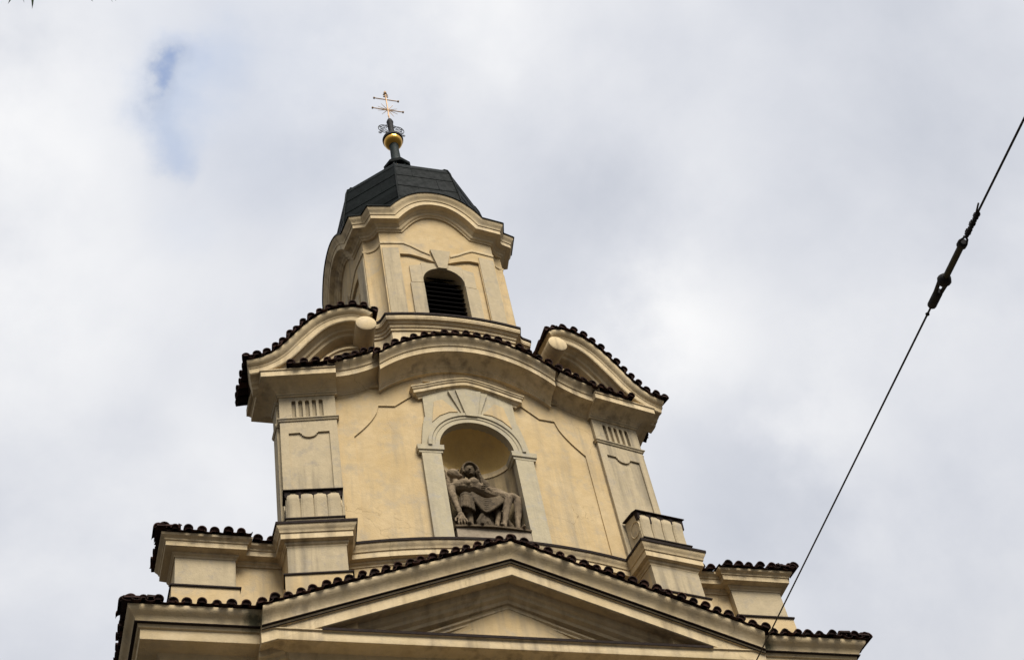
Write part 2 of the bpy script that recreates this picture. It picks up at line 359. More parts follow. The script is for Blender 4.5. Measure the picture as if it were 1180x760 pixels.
for s, pth in ((-1, SL), (1, SR)):
    w = B(); ev = offs(pth, .78, .90)
    fr = [ev[1], ev[2]] if s < 0 else [ev[0], ev[1]]; sdp = [ev[0], ev[1]] if s < 0 else [ev[1], ev[2]]
    tiles(w, fr, (0, 1, 0), 1.0, .18)
    tiles(w, sdp, (-s, 0, 0), .55, .10)
    c = ev[1]; tiles(w, [c + Vector((-.05, .03, .0)), c + Vector((.05, .03, .0))], (-s, 1, 0), .5, .10, step=.2, r=.10)
    part('tile_roof', w, TILE, MC, smooth=40)
    w = B(); sweep(w, [(-.3, .9), (.75, .9), (.75, .935), (-.3, 1.1)], pth); part('mortar_bed', w, MORT, MC)

# ---- pediment
w = B()
AP, EN = 17.33, 15.60
SLP = (AP - EN) / 4.41
def rk(x): return AP - SLP * abs(x)
rake = [(-4.50, -.27, rk(4.50)), (0, -.27, AP), (4.50, -.27, rk(4.5))]
rprof = [(-.1, .30), (.78, .30), (.78, .26), (.765, .225), (.73, .18), (.69, .14), (.665, .09), (.645, .05), (.64, .01), (.60, .0), (.595, -.05), (.555, -.06), (.55, -.28), (.53, -.295), (.30, -.26), (.28, -.36), (.22, -.40), (.20, -.46), (.12, -.50), (.10, -.56), (.03, -.58), (-.1, -.60)]
sweep(w, rprof, rake)
PD = part('pediment', w, TR, smooth=25)
w = B()
zz = 15.55
tri = [(-4.2, rk(4.2) - .45), (4.2, rk(4.2) - .45), (0, AP - .45)]
strip(w, lin(-3.9, 3.9, 26), lambda x: zz, lambda x: max(zz + .01, rk(x) - .4), lambda x: -.25, lambda x: .15)
part('tympanum', w, TR, PD)
w = B()
strip(w, lin(-1.9, 1.9, 10), lambda x: zz + .02, lambda x: max(zz + .03, 16.44 - .42 * abs(x)), lambda x: -.265, lambda x: -.2)
part('tympanum_panel', w, PL, PD)
w = B()
for s in (-1, 1):
    pass
sweep(w, [(0, -.04), (.05, -.04), (.05, 0), (.09, .03), (.09, .07), (0, .09)], [(-2.1, -.25, 16.64 - .415 * 2.1), (0, -.25, 16.64), (2.1, -.25, 16.64 - .415 * 2.1)])
sweep(w, [(0, -.04), (.04, -.04), (.06, .03), (0, .05)], [(-1.9, -.25, 16.47 - .415 * 1.9), (0, -.25, 16.47), (1.9, -.25, 16.47 - .415 * 1.9)])
part('tympanum_frame', w, TR, PD, smooth=25)
w = B(); sweep(w, [(.5, -.004), (.648, -.004), (.652, .010), (.5, .012)], rake); sweep(w, [(.5, -.052), (.602, -.054), (.604, -.046), (.5, -.044)], rake); part('rake_flashing', w, FL, PD)
w = B(); ev = offs(rake, .78, .30); tiles(w, [ev[0], ev[1]], (0, 1, 0), .95, .1); tiles(w, [ev[1], ev[2]], (0, 1, 0), .95, .1); part('tile_roof', w, TILE, PD, smooth=40)
w = B(); sweep(w, [(-.2, .3), (.74, .3), (.74, .335), (-.2, .43)], rake); part('mortar_bed', w, MORT, PD)

# ---- attic: wall with end blocks
AP_ = lambda s: [(s * 5.81, .78), (s * 5.81, 0.0), (s * 4.77, 0.0), (s * 4.77, .15), (s * 3.7, .15)]
for s in (-1, 1):
    pl = AP_(s) + [(s * 3.7, .78)]
    w = B(); prism(w, pl, 15.5, 17.95)
    AT = part('attic_wall', w, TR if False else PL)
    path = [(x, y, 17.70) for x, y in AP_(s)]
    if s > 0: path = path[::-1]
    w = B(); sweep(w, [(-.05, 0), (.02, 0), (.025, .04), (.05, .06), (.06, .085), (.06, .10), (.17, .115), (.185, .12), (.185, .225), (.205, .235), (.21, .26), (.235, .285), (.265, .305), (.275, .345), (-.05, .345)], path)
    part('attic_cornice', w, TR, AT, smooth=25)
    w = B(); ev = offs(path, .275, .345)
    fr = ev[1:5] if s < 0 else ev[0:4]; sp = ev[0:2] if s < 0 else ev[3:5]
    tiles(w, fr, (0, 1, 0), .62, .28); tiles(w, sp, (-s, 0, 0), .4, .12)
    c = ev[1] if s < 0 else ev[3]; tiles(w, [c + Vector((-.05, 0, .02)), c + Vector((.05, 0, .02))], (-s, 1, 0), .38, .10, step=.2, r=.10)
    part('tile_coping', w, TILE, AT, smooth=40)
    w = B(); sweep(w, [(-.3, .345), (.25, .345), (.25, .38), (-.3, .5)], path); part('mortar_bed', w, MORT, AT)
    b0, b1 = sorted((s * 5.87, s * 4.71))
    w = B(); box(w, (b0, -.06, 15.55), (b1, .3, 17.02)); part('attic_base', w, PL, AT)
    w = B(); box(w, (b0 - .025, -.09, 17.02), (b1 + .025, .1, 17.05)); box(w, (b0 - .025, .1, 17.02), (b0 + .1, .5, 17.05)); part('ledge_flashing', w, FL, AT)
    # paler face panel of the end block
    p0, p1 = sorted((s * 5.812, s * 4.768)); w = B(); box(w, (p0, -.012, 17.05), (p1, .1, 17.70)); part('block_face', w, GR, AT)

# ---- base storey of the gable: canted pedestals and convex wall
base_pl = [(-3.93, .6), (-3.926, -.408), (-2.90, -.58), (-2.80, ylg(2.8))] + [(x, ylg(x)) for x in lin(-2.6, 2.6, 26)] + [(2.80, ylg(2.8)), (2.90, -.58), (3.926, -.408), (3.93, .6)]
w = B(); prism(w, base_pl, 15.6, 17.9); BS = part('base_course', w, PL)
w = B(); path = [(x, y, 17.70) for x, y in base_pl]
cap_prof = [(-.06, 0), (.015, 0), (.02, .035), (.045, .055), (.05, .08), (.05, .10), (.115, .115), (.125, .12), (.125, .235), (.145, .25), (.15, .275), (.165, .31), (.19, .345), (.20, .39), (.20, .415), (-.06, .43)]
sweep(w, cap_prof, path); part('base_cornice', w, TR, BS, smooth=25)
w = B(); flash(w, path, .205, .428, depth=.4); part('base_flashing', w, FL, BS)
for s in (-1, 1):
    A = Vector((s * 3.926, -.408, 0)); C = Vector((s * 2.90, -.58, 0)); t = (C - A).normalized(); nv = Vector((t.y, -t.x, 0)); nv = nv if nv.y < 0 else -nv
    w = B()
    pl = [A - t * .0 + nv * .012, C + nv * .012, C - nv * .1, A - nv * .1]; prism(w, [(q.x, q.y) for q in pl], 17.06, 17.70)
    PE = part('pedestal', w, GR)
    pl = [A - t * .06 + nv * .07, C + t * .06 + nv * .07, C + t * .10 - nv * .5, A - t * .06 - nv * .6]
    w = B(); prism(w, [(q.x, q.y) for q in pl], 15.7, 17.03); part('pedestal_base', w, PL, PE)
    pl = [A - t * .085 + nv * .095, C + t * .085 + nv * .095, C + t * .12 - nv * .3, A - t * .085 - nv * .3]
    w = B(); prism(w, [(q.x, q.y) for q in pl], 17.03, 17.06); part('ledge_flashing', w, FL, PE)
    # ribbed scroll bracket on the pedestal
    def fr(a, o, z): q = A + t * a + nv * o; return Vector((q.x, q.y, z))
    LN = (C - A).length
    w = B(); pl = [fr(-.0, .06, 0), fr(LN, .06, 0), fr(LN, -.5, 0), fr(0, -.6, 0)]; prism(w, [(q.x, q.y) for q in pl], 18.1, 18.33)
    def extr(poly, a0, a1):                                  # (out, z) outline extruded along the pedestal front
        v0 = [w.verts.new(fr(a0, o_, z_)) for o_, z_ in poly]; v1 = [w.verts.new(fr(a1, o_, z_)) for o_, z_ in poly]; n = len(poly)
        for i in range(n): w.faces.new((v0[i], v0[(i + 1) % n], v1[(i + 1) % n], v1[i]))
        w.faces.new(v0); w.faces.new(list(reversed(v1)))
    extr([(-.45, 18.33), (-.02, 18.33), (-.02, 18.7), (.0, 18.86), (-.02, 18.98), (-.08, 19.06), (-.45, 19.12)], .02, LN - .02)
    nr = 4; wd = (LN - .06) / nr
    for k in range(nr):
        m0 = .03 + k * wd
        for (f0, f1, ex) in ((.035, .965, .0), (.09, .91, .007), (.18, .82, .012)):
            extr([(-.3, 18.33), (.0 + ex, 18.335), (.0 + ex, 18.7), (.03 + ex, 18.84), (.03 + ex, 18.93), (-.01 + ex, 19.03), (-.12, 19.085), (-.3, 19.1)], m0 + f0 * wd, m0 + f1 * wd)
    BR = part('scroll_bracket', w, GR, smooth=35)
    w = B()
    v0 = [(-.45, 19.135), (-.08, 19.09), (.055, 19.04), (.075, 19.04), (.075, 19.055), (-.08, 19.115), (-.45, 19.16)]
    extr(v0, -.03, LN + .03)
    extr([(-.1, 18.33), (.085, 18.33), (.085, 18.355), (-.1, 18.36)], -.025, LN + .025)
    for k in range(nr + 1):                                  # drip stains and shadow between the ribs, built as dark teeth under the sheet
        m0 = .03 + k * wd
        for q in range(3):
            a0 = m0 - .07 + q * .045; dz = random.uniform(.07, .2) * (1.3 if q == 1 else .7)
            extr([(-.08, 19.08), (.045, 19.045), (.028, 19.04 - dz), (-.05, 19.04 - dz)], max(.0, a0), min(LN, a0 + .05))
    part('bracket_flashing_and_shade', w, FL, BR)
    # incised spiral on the inner flank
    w = B()
    cpt = fr(LN - .018, -.17, 18.74)
    ring = [cpt + nv * (.16 * math.cos(a)) + Vector((0, 0, .17 * math.sin(a))) for a in lin(0, 2 * math.pi, 24)]
    tube(w, ring, .012, 6); part('flank_spiral', w, TR, BR)

# ---- gable wall with niche opening
NR, NS, NB = .775, 20.70, 18.33                               # niche radius, spring, bottom
w = B()
back = lambda x: .62
top = lambda x: zbed(x) + (.3 if abs(x) < 1.6 or abs(x) > 2.4 else .15)
strip(w, lin(-3.80, -2.74, 4), lambda x: 17.8, top, lambda x: max(yw(x), pil_y(x) + .06), back)
strip(w, lin(2.74, 3.80, 4), lambda x: 17.8, top, lambda x: max(yw(x), pil_y(x) + .06), back)
strip(w, lin(-2.74, -NR, 16), lambda x: 17.8, top, yw, back)
strip(w, lin(NR, 2.74, 16), lambda x: 17.8, top, yw, back)
strip(w, lin(-NR, NR, 12), lambda x: 17.8, lambda x: NB, yw, back)
ax = [NR * math.sin(R_(a)) for a in range(-90, 91, 6)]
strip(w, ax, lambda x: NS + math.sqrt(max(0, NR * NR - x * x)), top, yw, back)
GW = part('gable_wall', w, PL)
# raised frame round the wall panel
def pan(x):
    a = abs(x)
    if a >= 2.42: return 17.9
    if a > 1.88: t = (2.42 - a) / .54; return 21.02 + .87 * (1 - math.sqrt(max(0, 1 - t * t))) if False else 21.02 + .87 * (1 - (1 - t) ** .62) 
    if a > 1.54: return 21.90
    return 21.90 + (1.54 - a) * .85
for s in (-1, 1):
    w = B(); xs = [s * x for x in lin(-2.76, -2.42, 3) + lin(-2.4195, -1.881, 12) + lin(-1.88, -1.54, 3) + lin(-1.5, -.9, 6)]
    strip(w, xs, pan, top, lambda x: yw(x) - .03, lambda x: yw(x) + .05)
    part('panel_frame', w, PL, GW)
# niche interior: half cylinder and conch
w = B(); na = 24; rows = []
zs = [NB] + lin(NB + .2, NS, 6)
for z in zs: rows.append([w.verts.new((-NR * math.cos(math.pi * i / na), yw(.6) + .02 + .85 * NR * math.sin(math.pi * i / na), z)) for i in range(na + 1)])
for k in range(1, 11):
    ph = math.pi / 2 * k / 10
    if k < 10: rows.append([w.verts.new((-NR * math.cos(ph) * math.cos(math.pi * i / na), yw(.6) + .02 + .85 * NR * math.cos(ph) * math.sin(math.pi * i / na), NS + NR * math.sin(ph))) for i in range(na + 1)])
for a, b in zip(rows, rows[1:]):
    for i in range(na): w.faces.new((a[i], a[i + 1], b[i + 1], b[i]))
tp = w.verts.new((0, yw(.6) + .02, NS + NR))
for i in range(na): w.faces.new((rows[-1][i], rows[-1][i + 1], tp))
w.faces.new(rows[0])
low = [f for f in w.faces if f.calc_center_median().z < NS]
w2 = w.copy(); bmesh.ops.delete(w2, geom=[f for f in w2.faces if f.calc_center_median().z < NS], context='FACES'); bmesh.ops.delete(w, geom=[f for f in w.faces if f.calc_center_median().z >= NS], context='FACES')
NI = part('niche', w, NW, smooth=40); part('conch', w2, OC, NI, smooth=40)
w = B(); pth = [(-NR * math.cos(math.pi * i / na) * 1.0, yw(.6) + .02 + .85 * NR * math.sin(math.pi * i / na), NS - .10) for i in range(na + 1)][::-1]
sweep(w, [(-.02, 0), (.03, .0), (.035, .05), (.06, .08), (.06, .12), (-.02, .13)], pth); part('niche_moulding', w, TR, NI, smooth=30)
# niche surround
hz = lambda x: 22.34 + .37 * (1 - (abs(x) / 1.07) ** 1.35)
w = B(); pj = .09
for s in (-1, 1):
    xs = [s * x for x in lin(.765, 1.15, 4)]
    strip(w, xs, lambda x: 18.16, lambda x: NS - .16, lambda x: yw(x) - pj, lambda x: yw(x) + .1)
    strip(w, [s * x for x in lin(.79, .96, 2) + lin(.965, 1.12, 8)], lambda x: NS + .03, lambda x: hz(x) - .2 if abs(x) <= .961 else NS + .04 + .85 * (1 - ((abs(x) - .96) / .161) ** 1.6), lambda x: yw(x) - pj + .02, lambda x: yw(x) + .1)
strip(w, [.80 * math.sin(R_(a)) for a in range(-90, 91, 6)], lambda x: NS + math.sqrt(max(0, .8 ** 2 - x * x)), lambda x: hz(x) - .2, lambda x: yw(x) - pj + .02, lambda x: yw(x) + .1)
SU = part('niche_surround', w, NJ)
arc = [(-NR * math.cos(math.pi * i / 32), -.24, NS + NR * math.sin(math.pi * i / 32)) for i in range(33)]
w = B(); sweep(w, [(-.1, -.005), (.085, -.005), (.085, .085), (.10, .10), (.10, .15), (.125, .165), (.125, .235), (-.1, .235)], arc, mode='p'); part('archivolt', w, NJ, SU, smooth=25)
for s in (-1, 1):
    w = B(); x0, x1 = (.74, 1.19)
    pp = [(s * x0, .1, NS - .17), (s * x0, yw(x0) - .085, NS - .17), (s * x1, yw(x1) - .085, NS - .17), (s * x1, .1, NS - .17)]
    if s < 0: pp = [pp[3], pp[2], pp[1], pp[0]]
    sweep(w, [(-.2, 0), (.012, 0), (.015, .05), (.04, .07), (.045, .19), (-.2, .20)], pp); part('impost', w, NJ, SU)
def wedge(bm, x0, x1, z0, x2, x3, z1, yf, yb):
    v = [bm.verts.new(q) for q in ((x0, yf, z0), (x1, yf, z0), (x3, yf - .03, z1), (x2, yf - .03, z1), (x0, yb, z0), (x1, yb, z0), (x3, yb, z1), (x2, yb, z1))]
    for f in ((0, 1, 2, 3), (4, 5, 6, 7), (0, 1, 5, 4), (2, 3, 7, 6), (1, 2, 6, 5), (0, 3, 7, 4)): bm.faces.new([v[i] for i in f])
w = B(); wedge(w, -.12, .12, 21.62, -.27, .27, 22.34, -.375, -.2); wedge(w, -.20, .20, 21.72, -.42, .42, 22.33, -.335, -.2); part('keystone', w, NJ, SU)
for s in (-1, 1):                                            # yellow spandrel panels, slightly proud
    w = B(); po = [(s * .27, 21.76), (s * .56, 22.10), (s * .74, 22.02), (s * .84, 21.42), (s * .66, 21.62), (s * .45, 21.74)]
    a = [w.verts.new((x, yw(x) - pj + .004, z)) for x, z in po]; c = [w.verts.new((x, yw(x), z)) for x, z in po]
    for i in range(6): w.faces.new((a[i], a[(i + 1) % 6], c[(i + 1) % 6], c[i]))
    w.faces.new(a)
    part('spandrel_panel', w, PL, SU)
# hood over the niche
hp = [(-1.07, .1, hz(1.07) - .26)] + [(x, -.24, hz(x) - .26) for x in lin(-1.02, 1.02, 20)] + [(1.07, .1, hz(1.07) - .26)]
hp[0] = (-1.02, .1, hp[1][2]); hp[-1] = (1.02, .1, hp[-2][2])
w = B(); sweep(w, [(-.1, 0), (.03, 0), (.035, .04), (.07, .06), (.075, .09), (.13, .105), (.135, .185), (.155, .195), (.165, .225), (.185, .245), (.185, .265), (-.1, .285)], hp); part('hood_moulding', w, TR, smooth=25)

# ---- canted pilasters with fluted capitals
for s in (-1, 1):
    A = Vector((s * 3.84, pil_y(3.84), 0)); C = Vector((s * 2.75, pil_y(2.75), 0)); t = (C - A).normalized(); nv = Vector((t.y, -t.x, 0)); nv = nv if nv.y < 0 else -nv; LN = (C - A).length
    def fr(a, o, z): q = A + t * a + nv * o; return Vector((q.x, q.y, z))
    def block(bm, a0, a1, o0, o1, z0, z1):
        v = [bm.verts.new(fr(a, o, z)) for z in (z0, z1) for a, o in ((a0, o0), (a1, o0), (a1, o1), (a0, o1))]
        for f in ((0, 1, 2, 3), (4, 5, 6, 7), (0, 1, 5, 4), (1, 2, 6, 5), (2, 3, 7, 6), (3, 0, 4, 7)): bm.faces.new([v[i] for i in f])
    w = B(); block(w, 0, LN, -.035, -.3, 18.1, 21.5)
    # raised border of the shaft: sides, top with a notch, so the field reads sunk
    bw = .16
    block(w, 0, bw, 0, -.05, 18.1, 21.44); block(w, LN - bw, LN, 0, -.05, 18.1, 21.44)
    nt = [(bw, 21.12), (.43 * LN, 21.12)]
    v_a = lin(bw, LN - bw, 28); cx, rn = LN / 2, .16
    def lowz(a): return 21.12 - (math.sqrt(rn * rn - (a - cx) ** 2) * .8 if abs(a - cx) < rn else 0)
    for a0, a1 in zip(v_a, v_a[1:]):
        z0 = min(lowz(a0), lowz(a1)) if abs((a0 + a1) / 2 - cx) < rn else 21.12
        block(w, a0, a1 + .0005, 0, -.05, (lowz(a0) + lowz(a1)) / 2, 21.44)
    PI_ = part('pilaster', w, GR)
    # small strip pilaster on the gable's end
    w = B(); x0, x1 = sorted((s * 3.70, s * 3.875)); box(w, (x0, .24, 18.0), (x1, .60, 22.1)); part('end_strip', w, GR, PI_)
    w = B()
    pth = [fr(0, -.35, 21.44), fr(0, 0, 21.44), fr(LN, 0, 21.44), fr(LN, -.2, 21.44)]
    if s > 0: pth = pth[::-1]
    sweep(w, [(-.05, 0), (.02, 0), (.03, .03), (.05, .05), (.05, .07), (-.05, .08)], pth)
    sweep(w, [(-.05, .70), (.02, .70), (.025, .72), (.05, .735), (.05, .76), (-.05, .765)], pth)
    e0 = [(s * 3.70, .24, 21.44), (s * 3.875, .24, 21.44), (s * 3.875, .60, 21.44)] if s > 0 else [(s * 3.875, .60, 21.44), (s * 3.875, .24, 21.44), (s * 3.70, .24, 21.44)]
    sweep(w, [(-.05, -.02), (.02, -.02), (.04, .03), (.04, .05), (-.05, .06)], e0)
    sweep(w, [(-.05, .62), (.02, .62), (.04, .66), (.04, .69), (-.05, .7)], e0)
    # flutes: the frieze face is built from ribs, sills and rounded heads round five sunk channels
    block(w, 0, LN, -.07, -.2, 21.5, 22.18)
    nf = 5; m0 = .22; pw = (LN - 2 * m0) / nf; fw = pw * .62
    block(w, 0, m0 + (pw - fw) / 2, 0, -.1, 21.5, 22.18); block(w, LN - m0 - (pw - fw) / 2, LN, 0, -.1, 21.5, 22.18)
    for k in range(nf - 1): a0 = m0 + (k + .5) * pw + fw / 2; block(w, a0, a0 + pw - fw, 0, -.1, 21.5, 22.18)
    for k in range(nf):
        ac = m0 + (k + .5) * pw
        for a0, a1 in zip(lin(ac - fw / 2, ac + fw / 2, 8), lin(ac - fw / 2, ac + fw / 2, 8)[1:]):
            am = (a0 + a1) / 2; h = math.sqrt(max(0, (fw / 2) ** 2 - (am - ac) ** 2))
            block(w, a0, a1, -.002, -.1, 22.0 + h, 22.18)
    part('capital', w, GR, PI_)

# ---- gable cornice, arched in the middle
def seg(xs, fy, dz=0): return [(x, fy(x), zbed(x) + dz) for x in xs]
cant_l = [(-2.2, .62, 22.14), (-3.84, .62, 22.14), (-3.84, pil_y(3.84), 22.14), (-2.70, pil_y(2.70), 22.14)]
mid_l = seg(lin(-2.85, -1.83, 10), yw)
def zcen(x): return 22.97 - 2.78 + math.sqrt(2.78 ** 2 - x * x)
cen = [(x, yw(x) - .09, zcen(x) - .015) for x in lin(-1.84, 1.84, 40)]
mirr = lambda L: [(-x, y, z) for x, y, z in reversed(L)]
gprof = [(-.08, 0), (.025, 0), (.03, .035), (.055, .05), (.06, .075), (.075, .08), (.08, .10), (.12, .135), (.18, .175), (.26, .205), (.34, .225), (.385, .23), (.40, .235), (.40, .37), (.425, .385), (.43, .41), (.445, .44), (.475, .475), (.51, .505), (.53, .545), (.53, .57), (-.08, .57)]
cantp = [p for p in gprof if p[1] <= .386 and p[0] > -.05] + [(.425, .405), (-.08, .42)]
cantp = [(-.08, 0)] + cantp
w = B()
sweep(w, cantp, cant_l); sweep(w, cantp, mirr(cant_l))
for q in (mid_l, cen, mirr(mid_l)): sweep(w, gprof, q)
GC = part('gable_cornice', w, TR, smooth=25)
w = B()
cl = [(-3.55, pil_y(3.55), 22.14), (-2.70, pil_y(2.70), 22.14)]
eL = offs(cl, .45, .42); eM = [p for p in offs(mid_l, .53, .57) if -2.72 < p.x < -1.95]; eC = [p for p in offs(cen, .53, .57) if abs(p.x) < 1.99]
eL = [eL[0], eL[1].lerp(eM[0], .5)]; eM = [eL[1]] + eM
tiles(w, eL, (0, 1, 0), .72, .12); tiles(w, eM, (0, 1, 0), .72, .12); tiles(w, eC, (0, 1, 0), .72, .12)
mv = lambda L: [Vector((-p.x, p.y, p.z)) for p in reversed(L)]
tiles(w, mv(eM), (0, 1, 0), .72, .12); tiles(w, mv(eL), (0, 1, 0), .72, .12)
part('tile_roof', w, TILE, GC, smooth=40)
w = B()
for q in (cl, mirr(cl)): sweep(w, [(-.2, .42), (.42, .42), (.42, .46), (-.2, .55)], q)
for q in (mid_l, cen, mirr(mid_l)): sweep(w, [(-.2, .57), (.49, .57), (.49, .60), (-.2, .72)], q)
part('mortar_bed', w, MORT, GC)

# ---- broken scroll pediment either side
crown = [(4.42, 22.78), (4.1, 22.86), (3.77, 23.1), (3.4, 23.58), (3.05, 23.98), (2.68, 24.21), (2.27, 24.28), (1.98, 24.18), (1.85, 24.06)]
for s in (-1, 1):
    pts = [(s * x, pil_y(x), z) for x, z in crown]; pts = [tuple(p) for p in catmull(pts, 5)]
    if s > 0: pts = pts[::-1]
    sp = [(-.1, 0), (.50, 0), (.50, -.03), (.485, -.07), (.45, -.105), (.415, -.13), (.40, -.165), (.39, -.17), (.385, -.28), (.37, -.30), (.28, -.29), (.20, -.33), (.18, -.38), (.12, -.40), (.10, -.45), (.05, -.47), (-.1, -.48)]
    w = B(); sweep(w, sp, pts, mode='p'); SP = part('scroll_pediment', w, TR, smooth=30)
    zt = interp([(x, z) for x, z in crown])
    w = B(); xs = [s * x for x in lin(1.85, 3.9, 24)]
    strip(w, xs, lambda x: 22.4, lambda x: zt(abs(x)) - .2, lambda x: pil_y(x) + .10, lambda x: 1.0)
    part('scroll_wall', w, PL, SP)
    w = B()                                                  # inner arch moulding on the sunk wall
    ipts = [(s * x, pil_y(x) + .1, z) for x, z in ((3.2, 22.6), (2.95, 23.0), (2.7, 23.3), (2.45, 23.45), (2.15, 23.47))]
    ipts = [tuple(p) for p in catmull(ipts, 5)]
    if s > 0: ipts = ipts[::-1]
    sweep(w, [(-.02, 0), (.05, 0), (.06, .05), (.10, .07), (.10, .12), (-.02, .14)], ipts, mode='p'); part('inner_moulding', w, TR, SP, smooth=30)
    w = B(); cx, cz = s * 2.11, 23.73
    cyv = pil_y(2.12) - .52; lathe(w, [(.185, -.02), (.215, 0), (.215, .95)], (cx, cyv, cz), 28, Vector((s * -.1, 1, 0)))
    part('scroll_roll', w, TR, SP, smooth=40)
    # roof: sheet of tiles rolling over the scroll
    ev = offs(pts, .50, .0, mode='p')
    w = B(); tiles(w, ev, (0, 1, 0), 1.5, .05)
    cor = ev[0] if s < 0 else ev[-1]
    tiles(w, [cor, cor + Vector((0, 1.25, 0))], (-s, 0, 0), .5, .3, over=.03)
    part('tile_roof', w, TILE, SP, smooth=40)
    w = B(); sweep(w, [(-1.0, -.12), (.46, -.0), (.46, .03), (-1.0, .06)], pts, mode='p'); part('mortar_bed', w, MORT, SP)
    w = B(); x0, x1 = sorted((s * 4.32, s * 3.5)); box(w, (x0, -.2, 22.6), (x1, 1.1, 22.80)); part('eave_block', w, TR, SP)

# ---- belfry
BC = Vector((0, 1.52, 0)); bh, ba = 1.68, 1.36
def corner():                                                # concave chamfer, front right
    p0 = Vector((ba, -bh)); p1 = Vector((bh, -ba)); out = []
    for i in range(0, 7):
        f = i / 6; q = p0.lerp(p1, f); sg = .075 * 4 * f * (1 - f); out.append(Vector((q.x - sg * .707, q.y + sg * .707)))
    return out
def rot(p, k):
    x, y = p[0], p[1]
    for _ in range(k): x, y = -y, x
    return (x, y) + tuple(p[2:])
def loop(face):                                              # face(): list of (x, y, z) across the front, left to right
    L = []
    for k in range(4):
        L += [rot(p, k) for p in face]; L += [rot((q.x, q.y, face[-1][2]), k) for q in corner()[1:-1]]
    return [(p[0], p[1] + BC.y, p[2]) for p in L]
def bul(x): return .12 * max(0, 1 - (x / ba) ** 2)
plan = loop([(x, -bh - bul(x), 0) for x in lin(-ba, ba, 12)])
ins = .06
planw = [(BC.x + (x) * (bh - ins) / bh, BC.y + (y - BC.y) * (bh - ins) / bh) for x, y, z in plan]
w = B()
def addrot(fn):                                              # run fn four times, turning the new geometry about the belfry axis
    for k in range(4):
        n0 = len(w.verts); fn(); w.verts.ensure_lookup_table()
        for v_ in list(w.verts)[n0:]:
            x, y = v_.co.x, v_.co.y - BC.y
            for _ in range(k): x, y = -y, x
            v_.co.x, v_.co.y = x, y + BC.y
yF = BC.y - bh                                               # -.16
WW, WS, WT = .485, 26.16, 26.62                              # window half width, spring, crown
def warc(x): return WS + (WT - WS) * math.sqrt(max(0, 1 - (x / WW) ** 2))
wx = [WW * math.sin(R_(a)) for a in range(-90, 91, 9)]
def ptop(x):                                                 # top edge of the sunk field beside the window
    a = abs(x); return 27.06 if a > .75 else 27.06 - .22 * ((.75 - a) / .55) ** 1.3
TA = .72
def facew():
    bk = lambda x: yF + .5; fi = lambda x: yF - bul(x) + .06
    strip(w, lin(-ba + .02, -WW, 10), lambda x: 23.0, lambda x: 28.0, fi, bk); strip(w, lin(WW, ba - .02, 10), lambda x: 23.0, lambda x: 28.0, fi, bk)
    strip(w, lin(-WW, WW, 8), lambda x: 23.0, lambda x: 24.62, fi, bk); strip(w, wx, warc, lambda x: 28.0, fi, bk)
    for s in (-1, 1):
        strip(w, [s * x for x in lin(.94, ba, 6)], lambda x: 24.0, lambda x: 28.0, lambda x: yF - bul(x), lambda x: yF - bul(x) + .1)
        strip(w, [s * x for x in lin(.12, .9395, 12)], ptop, lambda x: 28.0, lambda x: yF - bul(x), lambda x: yF - bul(x) + .1)
    strip(w, lin(-.121, .121, 2), lambda x: 26.80, lambda x: 28.0, lambda x: yF - bul(x) + .001, lambda x: yF - bul(x) + .1)
    strip(w, [.84 * math.sin(R_(a)) for a in range(-90, 91, 10)], lambda x: 27.9, lambda x: 27.93 + .75 * math.sqrt(max(0, .84 ** 2 - x * x)), lambda x: yF - bul(x) + .012, lambda x: yF + .5)
addrot(facew)
cn = [(q.x, q.y) for q in corner()]
def cornw():
    v0 = cn; pl = [(x * .985, y * .985 + BC.y) for x, y in cn] + [(1.1, -.9 + BC.y), (.9, -1.1 + BC.y)]
    prism(w, pl, 22.0, 28.2)
addrot(cornw)
BF = part('belfry', w, PL, smooth=25)
# grey window surround, corner strips
w = B()
def sur():
    for s in (-1, 1):
        strip(w, [s * x for x in lin(WW + .002, .79, 3)], lambda x: 24.62, lambda x: 26.03, lambda x: yF - bul(x) + .008, lambda x: yF - bul(x) + .1)
        strip(w, [s * x for x in lin(WW + .002, .76, 3)], lambda x: 26.06, lambda x: 26.64 + .22 * (.8 - abs(x)), lambda x: yF - bul(x) + .02, lambda x: yF - bul(x) + .1)
        strip(w, [s * x for x in lin(.96, ba - .03, 3)], lambda x: 24.64, lambda x: 27.26, lambda x: yF - bul(x) - .02, lambda x: yF - bul(x) + .05)
    strip(w, [x * .999 for x in wx], lambda x: warc(x) + .002, lambda x: 26.78, lambda x: yF - bul(x) + .02, lambda x: yF - bul(x) + .1)
    wedge(w, -.10, .10, 26.58, -.24, .24, 27.2, yF - .12 - .035, yF - .07)
addrot(sur)
part('window_surround', w, GR, BF)
w = B()                                                      # architrave string with the dip towards the keystone
def stg():
    for s in (-1, 1):
        pp = [(s * .24, yF - bul(.24), 27.04), (s * .45, yF - bul(.45), 27.16), (s * .66, yF - bul(.66), 27.32), (s * .82, yF - bul(.82), 27.42), (s * 1.1, yF - bul(1.1), 27.42), (s * ba, yF, 27.42)]
        if s < 0: pp = pp[::-1]
        sweep(w, [(-.03, 0), (.022, 0), (.03, .03), (.03, .055), (-.03, .06)], pp)
addrot(stg)
def stc(): sweep(w, [(-.03, 0), (.022, 0), (.03, .03), (.03, .055), (-.03, .06)], [(x * .985, y * .985 + BC.y, 27.42) for x, y in cn])
addrot(stc)
part('string_moulding', w, TR, BF)
